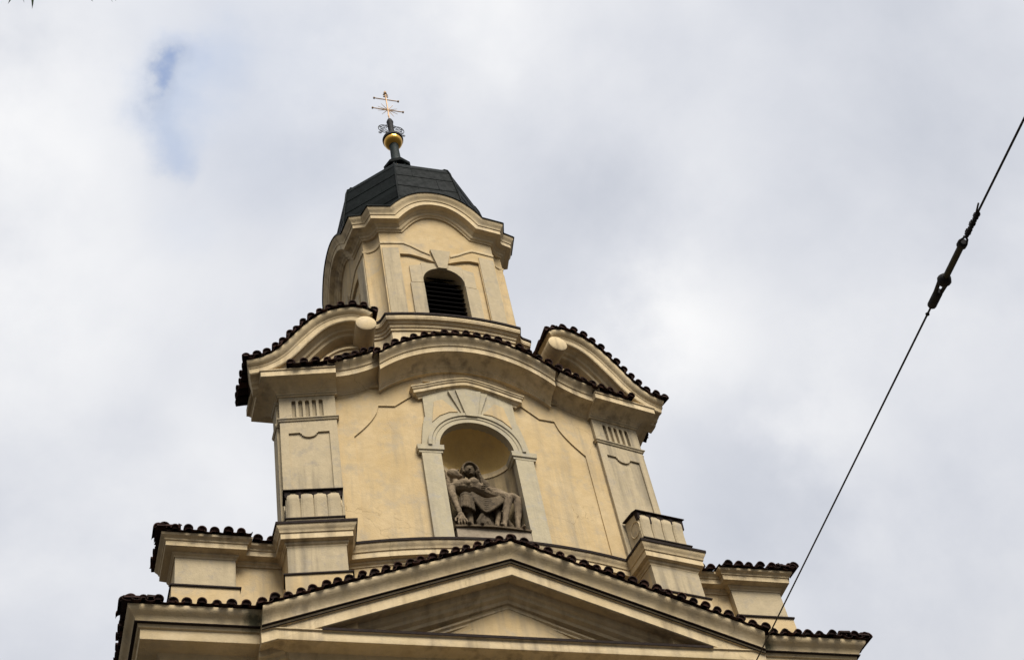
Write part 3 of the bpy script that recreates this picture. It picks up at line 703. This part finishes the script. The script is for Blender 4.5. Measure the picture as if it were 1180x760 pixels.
for k in range(4):
    w = B()
    def one():
        for j in range(13):
            z = 24.55 + j * .16; 
            v = [w.verts.new(q) for q in ((-WW, yF + .10, z), (WW, yF + .10, z), (WW, yF + .23, z + .12), (-WW, yF + .23, z + .12), (-WW, yF + .10, z + .022), (WW, yF + .10, z + .022), (WW, yF + .23, z + .142), (-WW, yF + .23, z + .142))]
            for f in ((0, 1, 2, 3), (4, 5, 6, 7), (0, 1, 5, 4), (2, 3, 7, 6), (1, 2, 6, 5), (0, 3, 7, 4)): w.faces.new([v[i] for i in f])
        box(w, (-WW - .05, yF + .26, 24.4), (WW + .05, yF + .30, 27.0))
    one()
    for v_ in w.verts:
        x, y = v_.co.x, v_.co.y - BC.y
        for _ in range(k): x, y = -y, x
        v_.co.x, v_.co.y = x, y + BC.y
    part('louvre_window', w, BLACK, BF)
# plinth cornice under the belfry windows
bp_ = [(x, y, 23.97) for x, y, z in plan]
w = B(); sweep(w, [(-.2, -1.3), (.02, -1.3), (.02, .30), (.05, .31), (.055, .375), (.08, .385), (.09, .45), (.125, .47), (.135, .50), (.19, .53), (.19, .56), (.20, .57), (.20, .66), (-.2, .70)], bp_, closed=True); part('belfry_base', w, TR, BF, smooth=25)
w = B(); flash(w, bp_, .21, .685, closed=True, depth=.35); part('belfry_flashing', w, FL, BF)
# arched cornice
zb = 27.86
rise = .76; hc = .80; ar = (hc * hc + rise * rise) / (2 * rise); am = math.asin(min(1, hc / ar))
hc, rise = .81, .66
face = [(-ba, -bh, zb)] + [(x, -bh - bul(x), zb + rise * math.cos(math.pi / 2 * (abs(x) / hc) ** 1.2)) for x in [-hc] + lin(-hc + .18, hc - .18, 28) + [hc]] + [(ba, -bh, zb)]
cpath = loop(face)
cprof = [(-.1, 0), (.03, 0), (.035, .03), (.07, .05), (.085, .085), (.085, .11), (.13, .14), (.15, .17), (.26, .185), (.275, .19), (.275, .31), (.295, .32), (.30, .35), (.325, .40), (.36, .44), (.375, .49), (.375, .53), (-.1, .53)]
w = B(); sweep(w, cprof, cpath, closed=True, mode='p'); part('belfry_cornice', w, TR, BF, smooth=25)
# sheet roof from the cornice edge back to the dome
e0 = offs(cpath, .385, .535, True, 'p'); e1 = offs(cpath, .405, .515, True, 'p'); n = len(e0)
w = B(); r0 = [w.verts.new(p) for p in e1]; r1 = [w.verts.new(p + Vector((0, 0, .03))) for p in e0]; r2 = []; r3 = []
for p in e0:
    d = Vector((p.x - BC.x, p.y - BC.y, 0)); r2.append(w.verts.new(Vector((BC.x, BC.y, p.z)) + d * .82 + Vector((0, 0, .22)))); r3.append(w.verts.new(Vector((BC.x, BC.y, p.z)) + d * .4 + Vector((0, 0, .75))))
for a, c in ((r0, r1), (r1, r2), (r2, r3)):
    for i in range(n): w.faces.new((a[i], a[(i + 1) % n], c[(i + 1) % n], c[i]))
DM = part('roof_skirt', w, CU, BF, smooth=30)
# dome: octagonal bell
w = B(); dp = [(1.98, 28.98), (2.06, 29.05), (2.04, 29.5), (1.955, 30.1), (1.905, 30.45), (1.865, 30.72), (1.80, 30.95), (1.70, 31.11), (1.56, 31.22), (1.45, 31.25), (1.0, 31.6), (.6, 32.1), (.35, 32.7), (.3, 33.2)]
rs = []
for r, z in dp: rs.append([w.verts.new((BC.x + r * math.cos(R_(22.5 + 45 * i)), BC.y + .03 + r * math.sin(R_(22.5 + 45 * i)), z)) for i in range(8)])
for a, b in zip(rs, rs[1:]):
    for i in range(8): w.faces.new((a[i], a[(i + 1) % 8], b[(i + 1) % 8], b[i]))
DO = part('dome', w, CU)
w = B()                                                      # hip rolls and horizontal sheet seams
for i in range(8): tube(w, [(BC.x + r * 1.005 * math.cos(R_(22.5 + 45 * i)), BC.y + .03 + r * 1.005 * math.sin(R_(22.5 + 45 * i)), z) for r, z in dp], .022, 6)
fz = interp([(z, r) for r, z in dp])
for z in (29.2, 29.75, 30.3, 30.75):
    r = fz(z) * 1.002; pts = [(BC.x + r * math.cos(R_(22.5 + 45 * i)), BC.y + .03 + r * math.sin(R_(22.5 + 45 * i)), z) for i in range(9)]
    for a, b in zip(pts, pts[1:]): tube(w, [a, b], .007, 5)
for i in range(8):
    for (z0, z1, f) in ((29.2, 29.75, .35), (29.75, 30.3, .7), (30.3, 30.75, .3), (30.75, 31.0, .6), (29.05, 29.2, .6)):
        q = []
        for z in (z0, z1):
            r = fz(z) * 1.002; a = Vector((math.cos(R_(22.5 + 45 * i)), math.sin(R_(22.5 + 45 * i)), 0)) * r; b = Vector((math.cos(R_(67.5 + 45 * i)), math.sin(R_(67.5 + 45 * i)), 0)) * r
            q.append(Vector((BC.x, BC.y + .03, z)) + a.lerp(b, f))
        tube(w, q, .006, 5)
part('seam', w, CU, DO, smooth=40)
w = B(); lathe(w, [(.28, 33.14), (.38, 33.20), (.39, 33.30), (.32, 33.36), (.16, 33.42)], (BC.x, BC.y + .03, 0), 8); part('collar', w, CU, DO)
FX = (0, 1.55, 0)
w = B(); lathe(w, [(.15, 33.3), (.135, 33.7), (.12, 34.35), (.14, 34.42), (.08, 34.5)], FX, 16); FI = part('finial', w, VERD, smooth=40)
w = B(); lathe(w, [(.01 + .25 * math.sin(a), 34.62 - .25 * math.cos(a)) for a in lin(.05, math.pi - .05, 20)], FX, 32); part('gilded_ball', w, GOLD, FI, smooth=60)
w = B(); lathe(w, [(.25, 34.64), (.285, 34.66), (.29, 34.72), (.27, 34.78), (.2, 34.83)], FX, 32); part('ball_band', w, IRON, FI, smooth=40)
w = B(); lathe(w, [(.10, 34.85), (.085, 35.0), (.085, 35.55), (.10, 35.62), (.07, 35.72), (.03, 35.8)], FX, 12); part('post', w, IRON, FI, smooth=40)
w = B(); cy = FX[1]
tube(w, [(0, cy, 35.5), (0, cy, 37.1)], .020, 6); 
for z, hw in ((36.82, .34), (36.27, .43)):
    tube(w, [(-hw, cy, z), (hw, cy, z)], .016, 6)
    for s in (-1, 1): lathe(w, [(.0, -.03), (.035, -.01), (.035, .02), (.0, .035)], (s * (hw + .01), cy, z), 8, Vector((s, 0, 0)))
for a in range(20, 360, 40 if False else 35):
    c_, s_ = math.cos(R_(a)), math.sin(R_(a)); tube(w, [(c_ * .05, cy, 36.27 + s_ * .05), (c_ * .30, cy, 36.27 + s_ * .36)], .012, 5, .005)
for z in (36.98, 37.08): tube(w, [(-.07, cy, z), (.07, cy, z)], .022, 6)
lathe(w, [(.0, 37.08), (.05, 37.14), (.045, 37.2), (.0, 37.32)], FX, 8)
part('patriarchal_cross', w, DGOLD, FI, smooth=40)
w = B()
def curl(cx, cz, r, turns, a0, s):
    return [(cx + s * r * (1 - .75 * f) * math.cos(a0 + f * turns * 2 * math.pi), cy, cz + r * (1 - .75 * f) * math.sin(a0 + f * turns * 2 * math.pi)) for f in lin(0, 1, 28)]
for s in (-1, 1):
    tube(w, [(s * (.20 + .165 * math.cos(a)), cy, 35.24 + .19 * math.sin(a)) for a in lin(0, 2 * math.pi, 26)], .011, 5)
    for (cx, cz, r, a0) in ((.20, 35.33, .085, 3.1), (.14, 35.15, .075, 2.6), (.27, 35.16, .07, 1.0), (.10, 35.42, .06, 3.6), (.31, 35.32, .05, 2.5), (.34, 35.02, .05, 2.5)):
        tube(w, curl(s * cx, cz, r, 1.4, a0, s), .009, 5)
part('iron_scrollwork', w, IRON, FI, smooth=40)

# ------------------------------------------------------------------ statue group in the niche
ST = empty('statue', (0, -.2, 18.58)); tag(ST, 'dark stone statue of a veiled seated woman holding a limp man in the niche', 'statue')
def stpart(name, o, par=None):
    o.parent = ST; o.matrix_parent_inverse = Matrix.Translation((0, .2, -18.58)); return o
def cone(bm, a, b, r0, r1, n=10, flat=None):
    """tapered capsule; flat=(axis, factor) squashes it along an axis"""
    a, b = Vector(a), Vector(b); d = b - a; L = max(d.length, 1e-4); q = d.to_track_quat('Z', 'Y').to_matrix() if d.length > 1e-4 else Matrix.Identity(3)
    prof = [(r0 * math.sin(t), -r0 * math.cos(t)) for t in (.35, .8, 1.2)] + [(r0, 0), ((r0 + r1) / 2, L / 2), (r1, L)] + [(r1 * math.cos(t), L + r1 * math.sin(t)) for t in (.4, .8, 1.2)]
    rs = []
    for r, z in prof:
        rs.append([bm.verts.new(a + q @ Vector((r * math.cos(2 * math.pi * i / n), r * math.sin(2 * math.pi * i / n), z))) for i in range(n)])
    for x, y in zip(rs, rs[1:]):
        for i in range(n): bm.faces.new((x[i], x[(i + 1) % n], y[(i + 1) % n], y[i]))
    bm.faces.new(list(reversed(rs[0]))); bm.faces.new(rs[-1])
def ell(bm, c, r, rotm=None, n=12):
    res = bmesh.ops.create_uvsphere(bm, u_segments=n * 2, v_segments=n, radius=1)
    for v_ in res['verts']:
        p = Vector((v_.co.x * r[0], v_.co.y * r[1], v_.co.z * r[2])); v_.co = Vector(c) + (rotm @ p if rotm else p)
def poly(bm, pts, rs):
    for (a, b), (r0, r1) in zip(zip(pts, pts[1:]), zip(rs, rs[1:])): cone(bm, a, b, r0, r1)
def fuse(name, bm, mt, vox=.0095, it=2):
    bmesh.ops.recalc_face_normals(bm, faces=bm.faces)
    me = bpy.data.meshes.new(name + '_src'); bm.to_mesh(me); bm.free(); o = bpy.data.objects.new(name + '_src', me); COL.objects.link(o)
    md = o.modifiers.new('remesh', 'REMESH'); md.mode = 'VOXEL'; md.voxel_size = vox
    sm = o.modifiers.new('smooth', 'SMOOTH'); sm.factor = .5; sm.iterations = it
    dg = bpy.context.evaluated_depsgraph_get(); dg.update()
    nm = bpy.data.meshes.new_from_object(o.evaluated_get(dg)); nm.name = name
    bpy.data.objects.remove(o, do_unlink=True); bpy.data.meshes.remove(me)
    pn = [(v_.co.copy(), v_.normal.copy()) for v_ in nm.vertices]
    flat = []
    for p, q in pn: flat += list(p + q * (.006 * noise.noise(p * 14)))
    nm.vertices.foreach_set('co', flat); nm.update()
    nm.materials.clear(); nm.materials.append(mt)
    for f in nm.polygons: f.use_smooth = True
    r = bpy.data.objects.new(name, nm); COL.objects.link(r); return r
def hand(bm, wrist, d, side, up, sc=1.0):
    """palm, four curled fingers of different length, thumb off the palm's side"""
    wrist, d, side, up = Vector(wrist), Vector(d).normalized(), Vector(side).normalized(), Vector(up).normalized()
    for k in (-1, 0, 1): cone(bm, wrist + side * .014 * k * sc, wrist + d * .10 * sc + side * .03 * k * sc, .026 * sc, .022 * sc, 8)
    for k, (ln, of) in enumerate(((.085, -.05), (.10, -.018), (.095, .016), (.075, .048))):
        a = wrist + d * .10 * sc + side * of * sc; b = a + (d + side * of * 3) .normalized() * ln * .55 * sc; c = b + (d + up * .5).normalized() * ln * .5 * sc
        cone(bm, a, b, .0145 * sc, .0125 * sc, 7); cone(bm, b, c, .0125 * sc, .010 * sc, 7)
    a = wrist + d * .03 * sc - side * .035 * sc; b = a + (d * .6 - side * .8).normalized() * .06 * sc; cone(bm, a, b, .018 * sc, .015 * sc, 7); cone(bm, b, b + (d - side * .1).normalized() * .045 * sc, .015 * sc, .011 * sc, 7)
# seated woman
w = B()
ell(w, (-.14, -.02, 20.36), (.105, .125, .145)); cone(w, (-.165, -.135, 20.35), (-.172, -.150, 20.325), .02, .024)     # head, nose
ell(w, (-.185, -.115, 20.385), (.03, .02, .014)); ell(w, (-.115, -.125, 20.385), (.03, .02, .014)); ell(w, (-.15, -.128, 20.275), (.032, .018, .012)); ell(w, (-.14, -.10, 20.235), (.045, .04, .03))
cone(w, (-.1, .04, 20.26), (-.06, .08, 20.08), .07, .09)
# veil: hood over the head falling to the shoulders
for a in range(-110, 111, 14):
    x = -.125 + .165 * math.sin(R_(a)); z = 20.37 + .175 * math.cos(R_(a)); cone(w, (x, -.105 + .03 * abs(math.sin(R_(a))), z), (x * .95 - .005, .10, z - .03), .026, .06)
for k in range(5): poly(w, [(.03 + .02 * k, -.06 + .03 * k, 20.38 - .01 * k), (.07 + .025 * k, -.03 + .03 * k, 20.22), (.10 + .03 * k, .0 + .03 * k, 20.05)], [.028, .034, .04])
for k in range(4): poly(w, [(-.14 + .07 * k, -.05, 20.12), (-.12 + .06 * k, -.07 + .01 * k, 19.98), (-.08 + .06 * k, -.06, 19.86)], [.022, .024, .024])
poly(w, [(.02, -.02, 20.36), (.08, .03, 20.2), (.17, .05, 20.1), (.2, .1, 19.9)], [.045, .06, .09, .09]); poly(w, [(-.27, -.0, 20.34), (-.3, .05, 20.2), (-.3, .1, 20.0)], [.045, .06, .1])
cone(w, (.0, .16, 20.02), (.02, .22, 19.5), .19, .22); cone(w, (-.22, .12, 20.0), (.2, .12, 19.98), .11, .11); ell(w, (-.1, .02, 19.93), (.08, .07, .08)); ell(w, (.09, .02, 19.93), (.08, .07, .08))
poly(w, [(.2, .1, 20.03), (.36, .0, 19.86), (.33, -.1, 19.78), (.16, -.22, 19.76)], [.095, .085, .07, .045]); hand(w, (.17, -.2, 19.77), (-.9, -.35, -.1), (.1, -.3, .9), (0, .6, -.3), 1.1)
poly(w, [(-.22, .1, 20.0), (-.34, .06, 19.75), (-.4, -.02, 19.65)], [.09, .08, .06])
cone(w, (0, .18, 19.35), (0, .18, 18.7), .28, .34)                                                                        # seat and lap
poly(w, [(-.12, .15, 19.45), (-.30, -.12, 19.46), (-.40, -.24, 19.42), (-.41, -.25, 19.1)], [.17, .15, .125, .105]); poly(w, [(.15, .15, 19.45), (.32, -.12, 19.48), (.4, -.18, 19.42)], [.17, .14, .12])
poly(w, [(-.40, -.24, 19.2), (-.37, -.20, 18.95), (-.38, -.24, 18.72)], [.085, .07, .055]); poly(w, [(-.38, -.24, 18.68), (-.42, -.33, 18.64), (-.48, -.42, 18.62)], [.06, .055, .035])
# hem of the skirt round the shin
for a in range(0, 360, 24):
    cone(w, (-.405 + .115 * math.cos(R_(a)), -.245 + .105 * math.sin(R_(a)), 19.36), (-.425 + .145 * math.cos(R_(a)), -.255 + .115 * math.sin(R_(a)), 19.07 + .03 * math.sin(R_(a * 2))), .035, .03)
# drapery gathered in a V between the knees, falling to the feet
VV = (-.06, -.27, 19.04)
for k in range(7):                                            # nested swags of cloth hanging between the knees
    f = k / 6; a = Vector((-.31 + .05 * f, -.30 + .02 * f, 19.46 + .05 * f)); b = Vector((.44 - .05 * f, -.25, 19.50 + .05 * f)); v0 = Vector(VV) + Vector((.06 * f, -.02 + .03 * f, .36 * f))
    q = [a, a.lerp(v0, .5) + Vector((-.015, -.015, -.03)), v0, b.lerp(v0, .5) + Vector((.015, -.015, -.03)), b]
    poly(w, catmull(q, 4), [.030 + .012 * abs(i - 8) / 8 for i in range(17)])
poly(w, [(-.28, -.12, 19.42), (.0, -.12, 19.34), (.3, -.1, 19.45)], [.12, .12, .12])
for k in range(6): x = -.22 + .06 * k; poly(w, [(VV[0] + .02 * (k - 2), -.24 + .02 * k, 19.05), (x * .8 - .06, -.26 + .02 * (k % 2), 18.8), (x, -.24 + .03 * (k % 2), 18.62)], [.04, .045, .05])
poly(w, [(-.15, -.24, 18.66), (-.21, -.36, 18.64), (-.22, -.43, 18.62)], [.06, .05, .035])
for k in range(8): x = -.05 + .1 * k * .8; poly(w, [(x * .7, .02, 19.3), (x, .04 - .06 * (k % 2), 18.95), (x * 1.02, .0 - .06 * (k % 2), 18.62)], [.07, .06, .06])
stpart('seated_woman', fuse('seated_woman', w, STONE))
# dead man across her lap
w = B()
hm = Matrix.Rotation(R_(-38), 3, 'Y') @ Matrix.Rotation(R_(-20), 3, 'X')
ell(w, (-.50, -.08, 20.17), (.112, .135, .158), hm); 
for c, r in (((-.455, -.185, 20.20), (.018, .03, .03)), ((-.42, -.15, 20.25), (.03, .03, .016)), ((-.515, -.185, 20.225), (.03, .02, .014)), ((-.42, -.13, 20.11), (.055, .06, .05)), ((-.38, -.14, 20.10), (.04, .04, .03))): ell(w, c, r, hm)
for k in range(9): a = R_(120 + k * 22); cone(w, (-.53 + .12 * math.cos(a), -.05, 20.18 + .13 * math.sin(a)), (-.60 + .05 * math.cos(a), .02, 20.06 + .10 * math.sin(a)), .035, .03)
poly(w, [(-.60, -.03, 20.1), (-.64, -.04, 19.95), (-.63, -.05, 19.82)], [.06, .05, .035])
cone(w, (-.50, -.06, 20.07), (-.47, -.10, 19.90), .065, .08)
poly(w, [(-.62, -.14, 19.77), (-.42, -.17, 19.80), (-.24, -.12, 19.86)], [.085, .14, .13]); poly(w, [(-.40, -.1, 19.80), (-.16, -.13, 19.83), (.06, -.13, 19.72), (.27, -.13, 19.62)], [.15, .155, .12, .135])
ell(w, (-.36, -.27, 19.83), (.11, .05, .08)); ell(w, (-.18, -.26, 19.88), (.1, .05, .08))
for k in range(5): cone(w, (-.26 + .055 * k, -.26 + .012 * k, 19.76), (-.2 + .055 * k, -.20, 19.90), .012, .012, 6)
poly(w, [(-.63, -.16, 19.76), (-.655, -.24, 19.5), (-.625, -.28, 19.22), (-.60, -.31, 19.02), (-.585, -.33, 18.90)], [.085, .075, .06, .052, .036]); hand(w, (-.585, -.33, 18.90), (.08, -.1, -1), (1, -.2, .05), (0, .7, .1), 1.45)
poly(w, [(.24, -.17, 19.63), (.42, -.27, 19.50), (.45, -.29, 19.42), (.37, -.27, 19.14), (.30, -.26, 18.84), (.27, -.27, 18.72)], [.12, .095, .085, .075, .05, .045])
poly(w, [(.26, -.26, 18.69), (.21, -.34, 18.66), (.16, -.43, 18.63)], [.05, .045, .03])
poly(w, [(.27, -.05, 19.63), (.62, -.10, 19.66), (.71, -.12, 19.58), (.67, -.12, 19.28), (.61, -.13, 18.98), (.58, -.14, 18.74)], [.125, .10, .09, .085, .055, .048])
poly(w, [(.58, -.14, 18.70), (.60, -.28, 18.66), (.61, -.42, 18.63)], [.05, .045, .03])
poly(w, [(.22, -.06, 19.4), (.26, -.12, 19.2), (.19, -.14, 18.92), (.15, -.15, 18.70)], [.08, .065, .045, .04]); poly(w, [(.15, -.15, 18.68), (.09, -.3, 18.65), (.05, -.4, 18.63)], [.045, .04, .028])
for k in range(6): poly(w, [(.10 + .03 * k, -.25 + .005 * k, 19.72 - .03 * k), (.30 + .015 * k, -.28, 19.66 - .035 * k), (.5, -.22 + .01 * k, 19.62 - .03 * k)], [.028, .03, .028])
stpart('reclining_man', fuse('reclining_man', w, PALE_STONE))
w = B(); prism(w, [(-.71, .2), (-.71, -.33), (-.4, -.345), (0, -.35), (.4, -.345), (.75, -.33), (.75, .2)], 18.33, 18.56); stpart('plinth', obj('plinth', w, PLINTH))
w = B(); prism(w, [(-.73, .2), (-.73, -.36), (-.4, -.40), (0, -.42), (.4, -.40), (.765, -.36), (.765, .2)], 18.56, 18.60); stpart('plinth_top', obj('plinth_top', w, STONE))

# ------------------------------------------------------------------ overhead span wire
def pray(u, v_, dist): return co.matrix_world.translation + pixdir(u, v_) * dist
A_ = Vector((3.86, -.30, 14.75)); E_ = Vector((-7.93, -20, 0)) + pixdir(1215, 66) * 13.2
WI = empty('span_wire', A_); tag(WI, 'thin black span wire with an insulator crossing the sky right of the church', 'wire')
def wpart(name, bm, mt, sm=40):
    o = obj(name, bm, mt, None, sm); o.parent = WI; o.matrix_parent_inverse = Matrix.Translation(-A_); return o
AX = (E_ - A_).normalized(); LN = (E_ - A_).length
def wp(f): return A_.lerp(E_, f)
f0, f1 = .76, .80                                            # placed below from the photograph
def near(u, v_):                                             # parameter of the wire point seen closest to a sky direction
    d = pixdir(u, v_); o_ = co.matrix_world.translation if False else Vector((-7.93122, -20, 0)); best = (9, 0)
    for i in range(2001):
        q = (wp(i / 2000) - o_).normalized(); k = (q - d).length
        if k < best[0]: best = (k, i / 2000)
    return best[1]
fa, fb, fc, fd, fe = near(1075, 350), near(1088, 322), near(1109, 282), near(1114, 273), near(1135, 236)
w = B(); tube(w, [wp(0), wp(fa)], .0115, 8); tube(w, [wp(fd), wp(1)], .0115, 8); wpart('steel_wire', w, IRON)
w = B(); tube(w, [wp(fb), wp(fc)], .034, 10); wpart('insulator_rod', w, OLIVE)
sdv = AX.cross(cF).normalized()
w = B()
lathe(w, [(.03, -.06), (.06, -.05), (.075, -.01), (.06, .03), (.05, .05), (.035, .06)], wp(fb), 12, AX)
for k in (-1, 1):
    tube(w, [wp(fa + (fb - fa) * .15) + sdv * .018 * k, wp(fa + (fb - fa) * .5) + sdv * .03 * k, wp(fb) + sdv * .045 * k], .022, 8)
lathe(w, [(.03, -.05), (.048, -.03), (.048, .2), (.03, .24)], wp(fa), 10, AX)
lathe(w, [(.01, -.02), (.024, 0), (.01, .03)], wp(fa - .012), 8, AX)
wpart('end_fitting', w, IRON)
w = B(); lathe(w, [(.03, -.05), (.05, -.02), (.05, .03), (.03, .05)], wp(fc), 12, AX)
for k in (-1, 1): tube(w, [wp(fc) + sdv * .045 * k, wp(fc + (fd - fc) * .6) + sdv * .03 * k, wp(fd)], .011, 6)
wpart('thimble', w, IRON)
w = B(); nt = 60
for ph in (0, math.pi):
    up2 = AX.cross(sdv).normalized(); tube(w, [wp(fd + (fe - fd) * .72 * i / nt) + (sdv * math.cos(ph + i * .55) + up2 * math.sin(ph + i * .55)) * (.017 + .006 * math.sin(i * .8)) for i in range(nt + 1)], .012, 6)
tube(w, [wp(fd + (fe - fd) * .7) + sdv * .012, wp(fe) - sdv * -.035], .009, 6)
wpart('wire_wrap', w, IRON)
w = B(); lathe(w, [(.09, 0), (.09, .03), (.03, .05), (.03, .1)], (3.86, -.27, 14.75), 12, Vector((0, -1, 0))); wpart('wall_anchor', w, IRON)
o = empty('street_pole', (E_.x, E_.y, -1.6)); tag(o, 'tall grey steel street pole that anchors the overhead span wire', 'pole')
w = B(); lathe(w, [(.16, -1.6), (.16, -.2), (.12, -.1), (.075, E_.z + .25), (.0, E_.z + .3)], (E_.x + .08, E_.y, 0), 14); q = obj('shaft', w, IRON, None, 40); q.parent = o; q.matrix_parent_inverse = Matrix.Translation((-E_.x, -E_.y, 1.6))

# ------------------------------------------------------------------ tree whose lowest leaves dip into the frame
tb = Vector((-12.5, -13.5, -1.6))
TRE = empty('tree', tb); tag(TRE, 'green street tree whose leaf tips hang into the top left corner', 'tree')
def tpart(name, bm, mt, sm=None):
    o = obj(name, bm, mt, None, sm); o.parent = TRE; o.matrix_parent_inverse = Matrix.Translation(-tb); return o
rnd = random.Random(3)
w = B(); tube(w, [tb, tb + Vector((.1, .1, 3)), tb + Vector((.0, .2, 6.5)), tb + Vector((.3, .3, 10))], .24, 12, .10)
limbs = [[tb + Vector((.1, .2, 6.5)), tb + Vector((1.5, .6, 9.2)), Vector((-9.9, -14.0, 11.6)), Vector((-8.6, -14.3, 12.6)), Vector((-7.8, -14.5, 13.0))]]
for a in (100, 170, 240, 300, 30):
    d = Vector((math.cos(R_(a)), math.sin(R_(a)), 0)); limbs.append([tb + Vector((.15, .2, 6.0 + a * .006)), tb + d * 1.2 + Vector((0, 0, 8.4)), tb + d * 2.0 + Vector((0, 0, 10.6))])
for L_ in limbs: tube(w, catmull(L_, 4), .075, 7, .02)
trk = w; w = B()
def leaf(p, d, ln, wd):
    d = d.normalized(); s = d.cross(Vector((rnd.uniform(-1, 1), rnd.uniform(-1, 1), rnd.uniform(-1, 1)))).normalized(); nrm = d.cross(s)
    pts = [(0, 0), (.25, .8), (.5, 1), (.75, .6), (1, 0), (.75, -.6), (.5, -1), (.25, -.8)]
    w.faces.new([w.verts.new(p + d * ln * a + s * wd * .5 * b - nrm * .08 * ln * abs(b)) for a, b in pts])
for k in range(300):
    L_ = limbs[0] if k % 4 == 0 else rnd.choice(limbs)
    f = rnd.uniform(.35, 1.0); i = min(int(f * (len(L_) - 1)), len(L_) - 2); p = L_[i].lerp(L_[i + 1], f * (len(L_) - 1) - i)
    d0 = Vector((rnd.uniform(-1, 1), rnd.uniform(-1, 1), rnd.uniform(.1, .9))).normalized(); ln = rnd.uniform(.45, 1.0); side = Vector((rnd.uniform(-1, 1), rnd.uniform(-1, 1), -.3)) * .25
    ax_ = [p + d0 * ln * t + side * t * t for t in lin(0, 1, 5)]
    ok = True
    for q in ax_:
        d = q - Vector((-7.93, -20, 0)); fw = d.dot(cF)
        if fw > 0 and 590 + 1714.5 * d.dot(cR) / fw > -90 and 380 - 1714.5 * d.dot(cU) / fw > -90: ok = False
    if not ok: continue                                      # keep the crown's own edge short of the church view
    tube(trk, ax_, .009, 4, .003)
    for j in range(17):
        t = .15 + .85 * j / 16; q = p + d0 * ln * t + side * t * t
        leaf(q, d0 * .4 + Vector((rnd.uniform(-1, 1), rnd.uniform(-1, 1), rnd.uniform(-.9, .2))), rnd.uniform(.08, .14), .055)
tpart('trunk', trk, BARK, 60)
for (u0, v0, u1, v1) in ((2, -14, -2, 4), (14, -12, 9, 5), (34, -16, 37, 11), (28, -12, 28, 4), (20, -16, 24, -1), (100, -14, 107, 2), (126, -12, 130, 3), (138, -12, 133, 1)):
    a = pray(u0, v0, 13.0); b = pray(u1, v1, 12.95); leaf(a, b - a, (b - a).length, .045)
    tube(w, [a, a + Vector((-.03, -.12, .35)), a + Vector((-.05, -.3, .8)), a + Vector((-.1, -.5, 1.4))], .004, 4)
tpart('crown', w, GRASS)
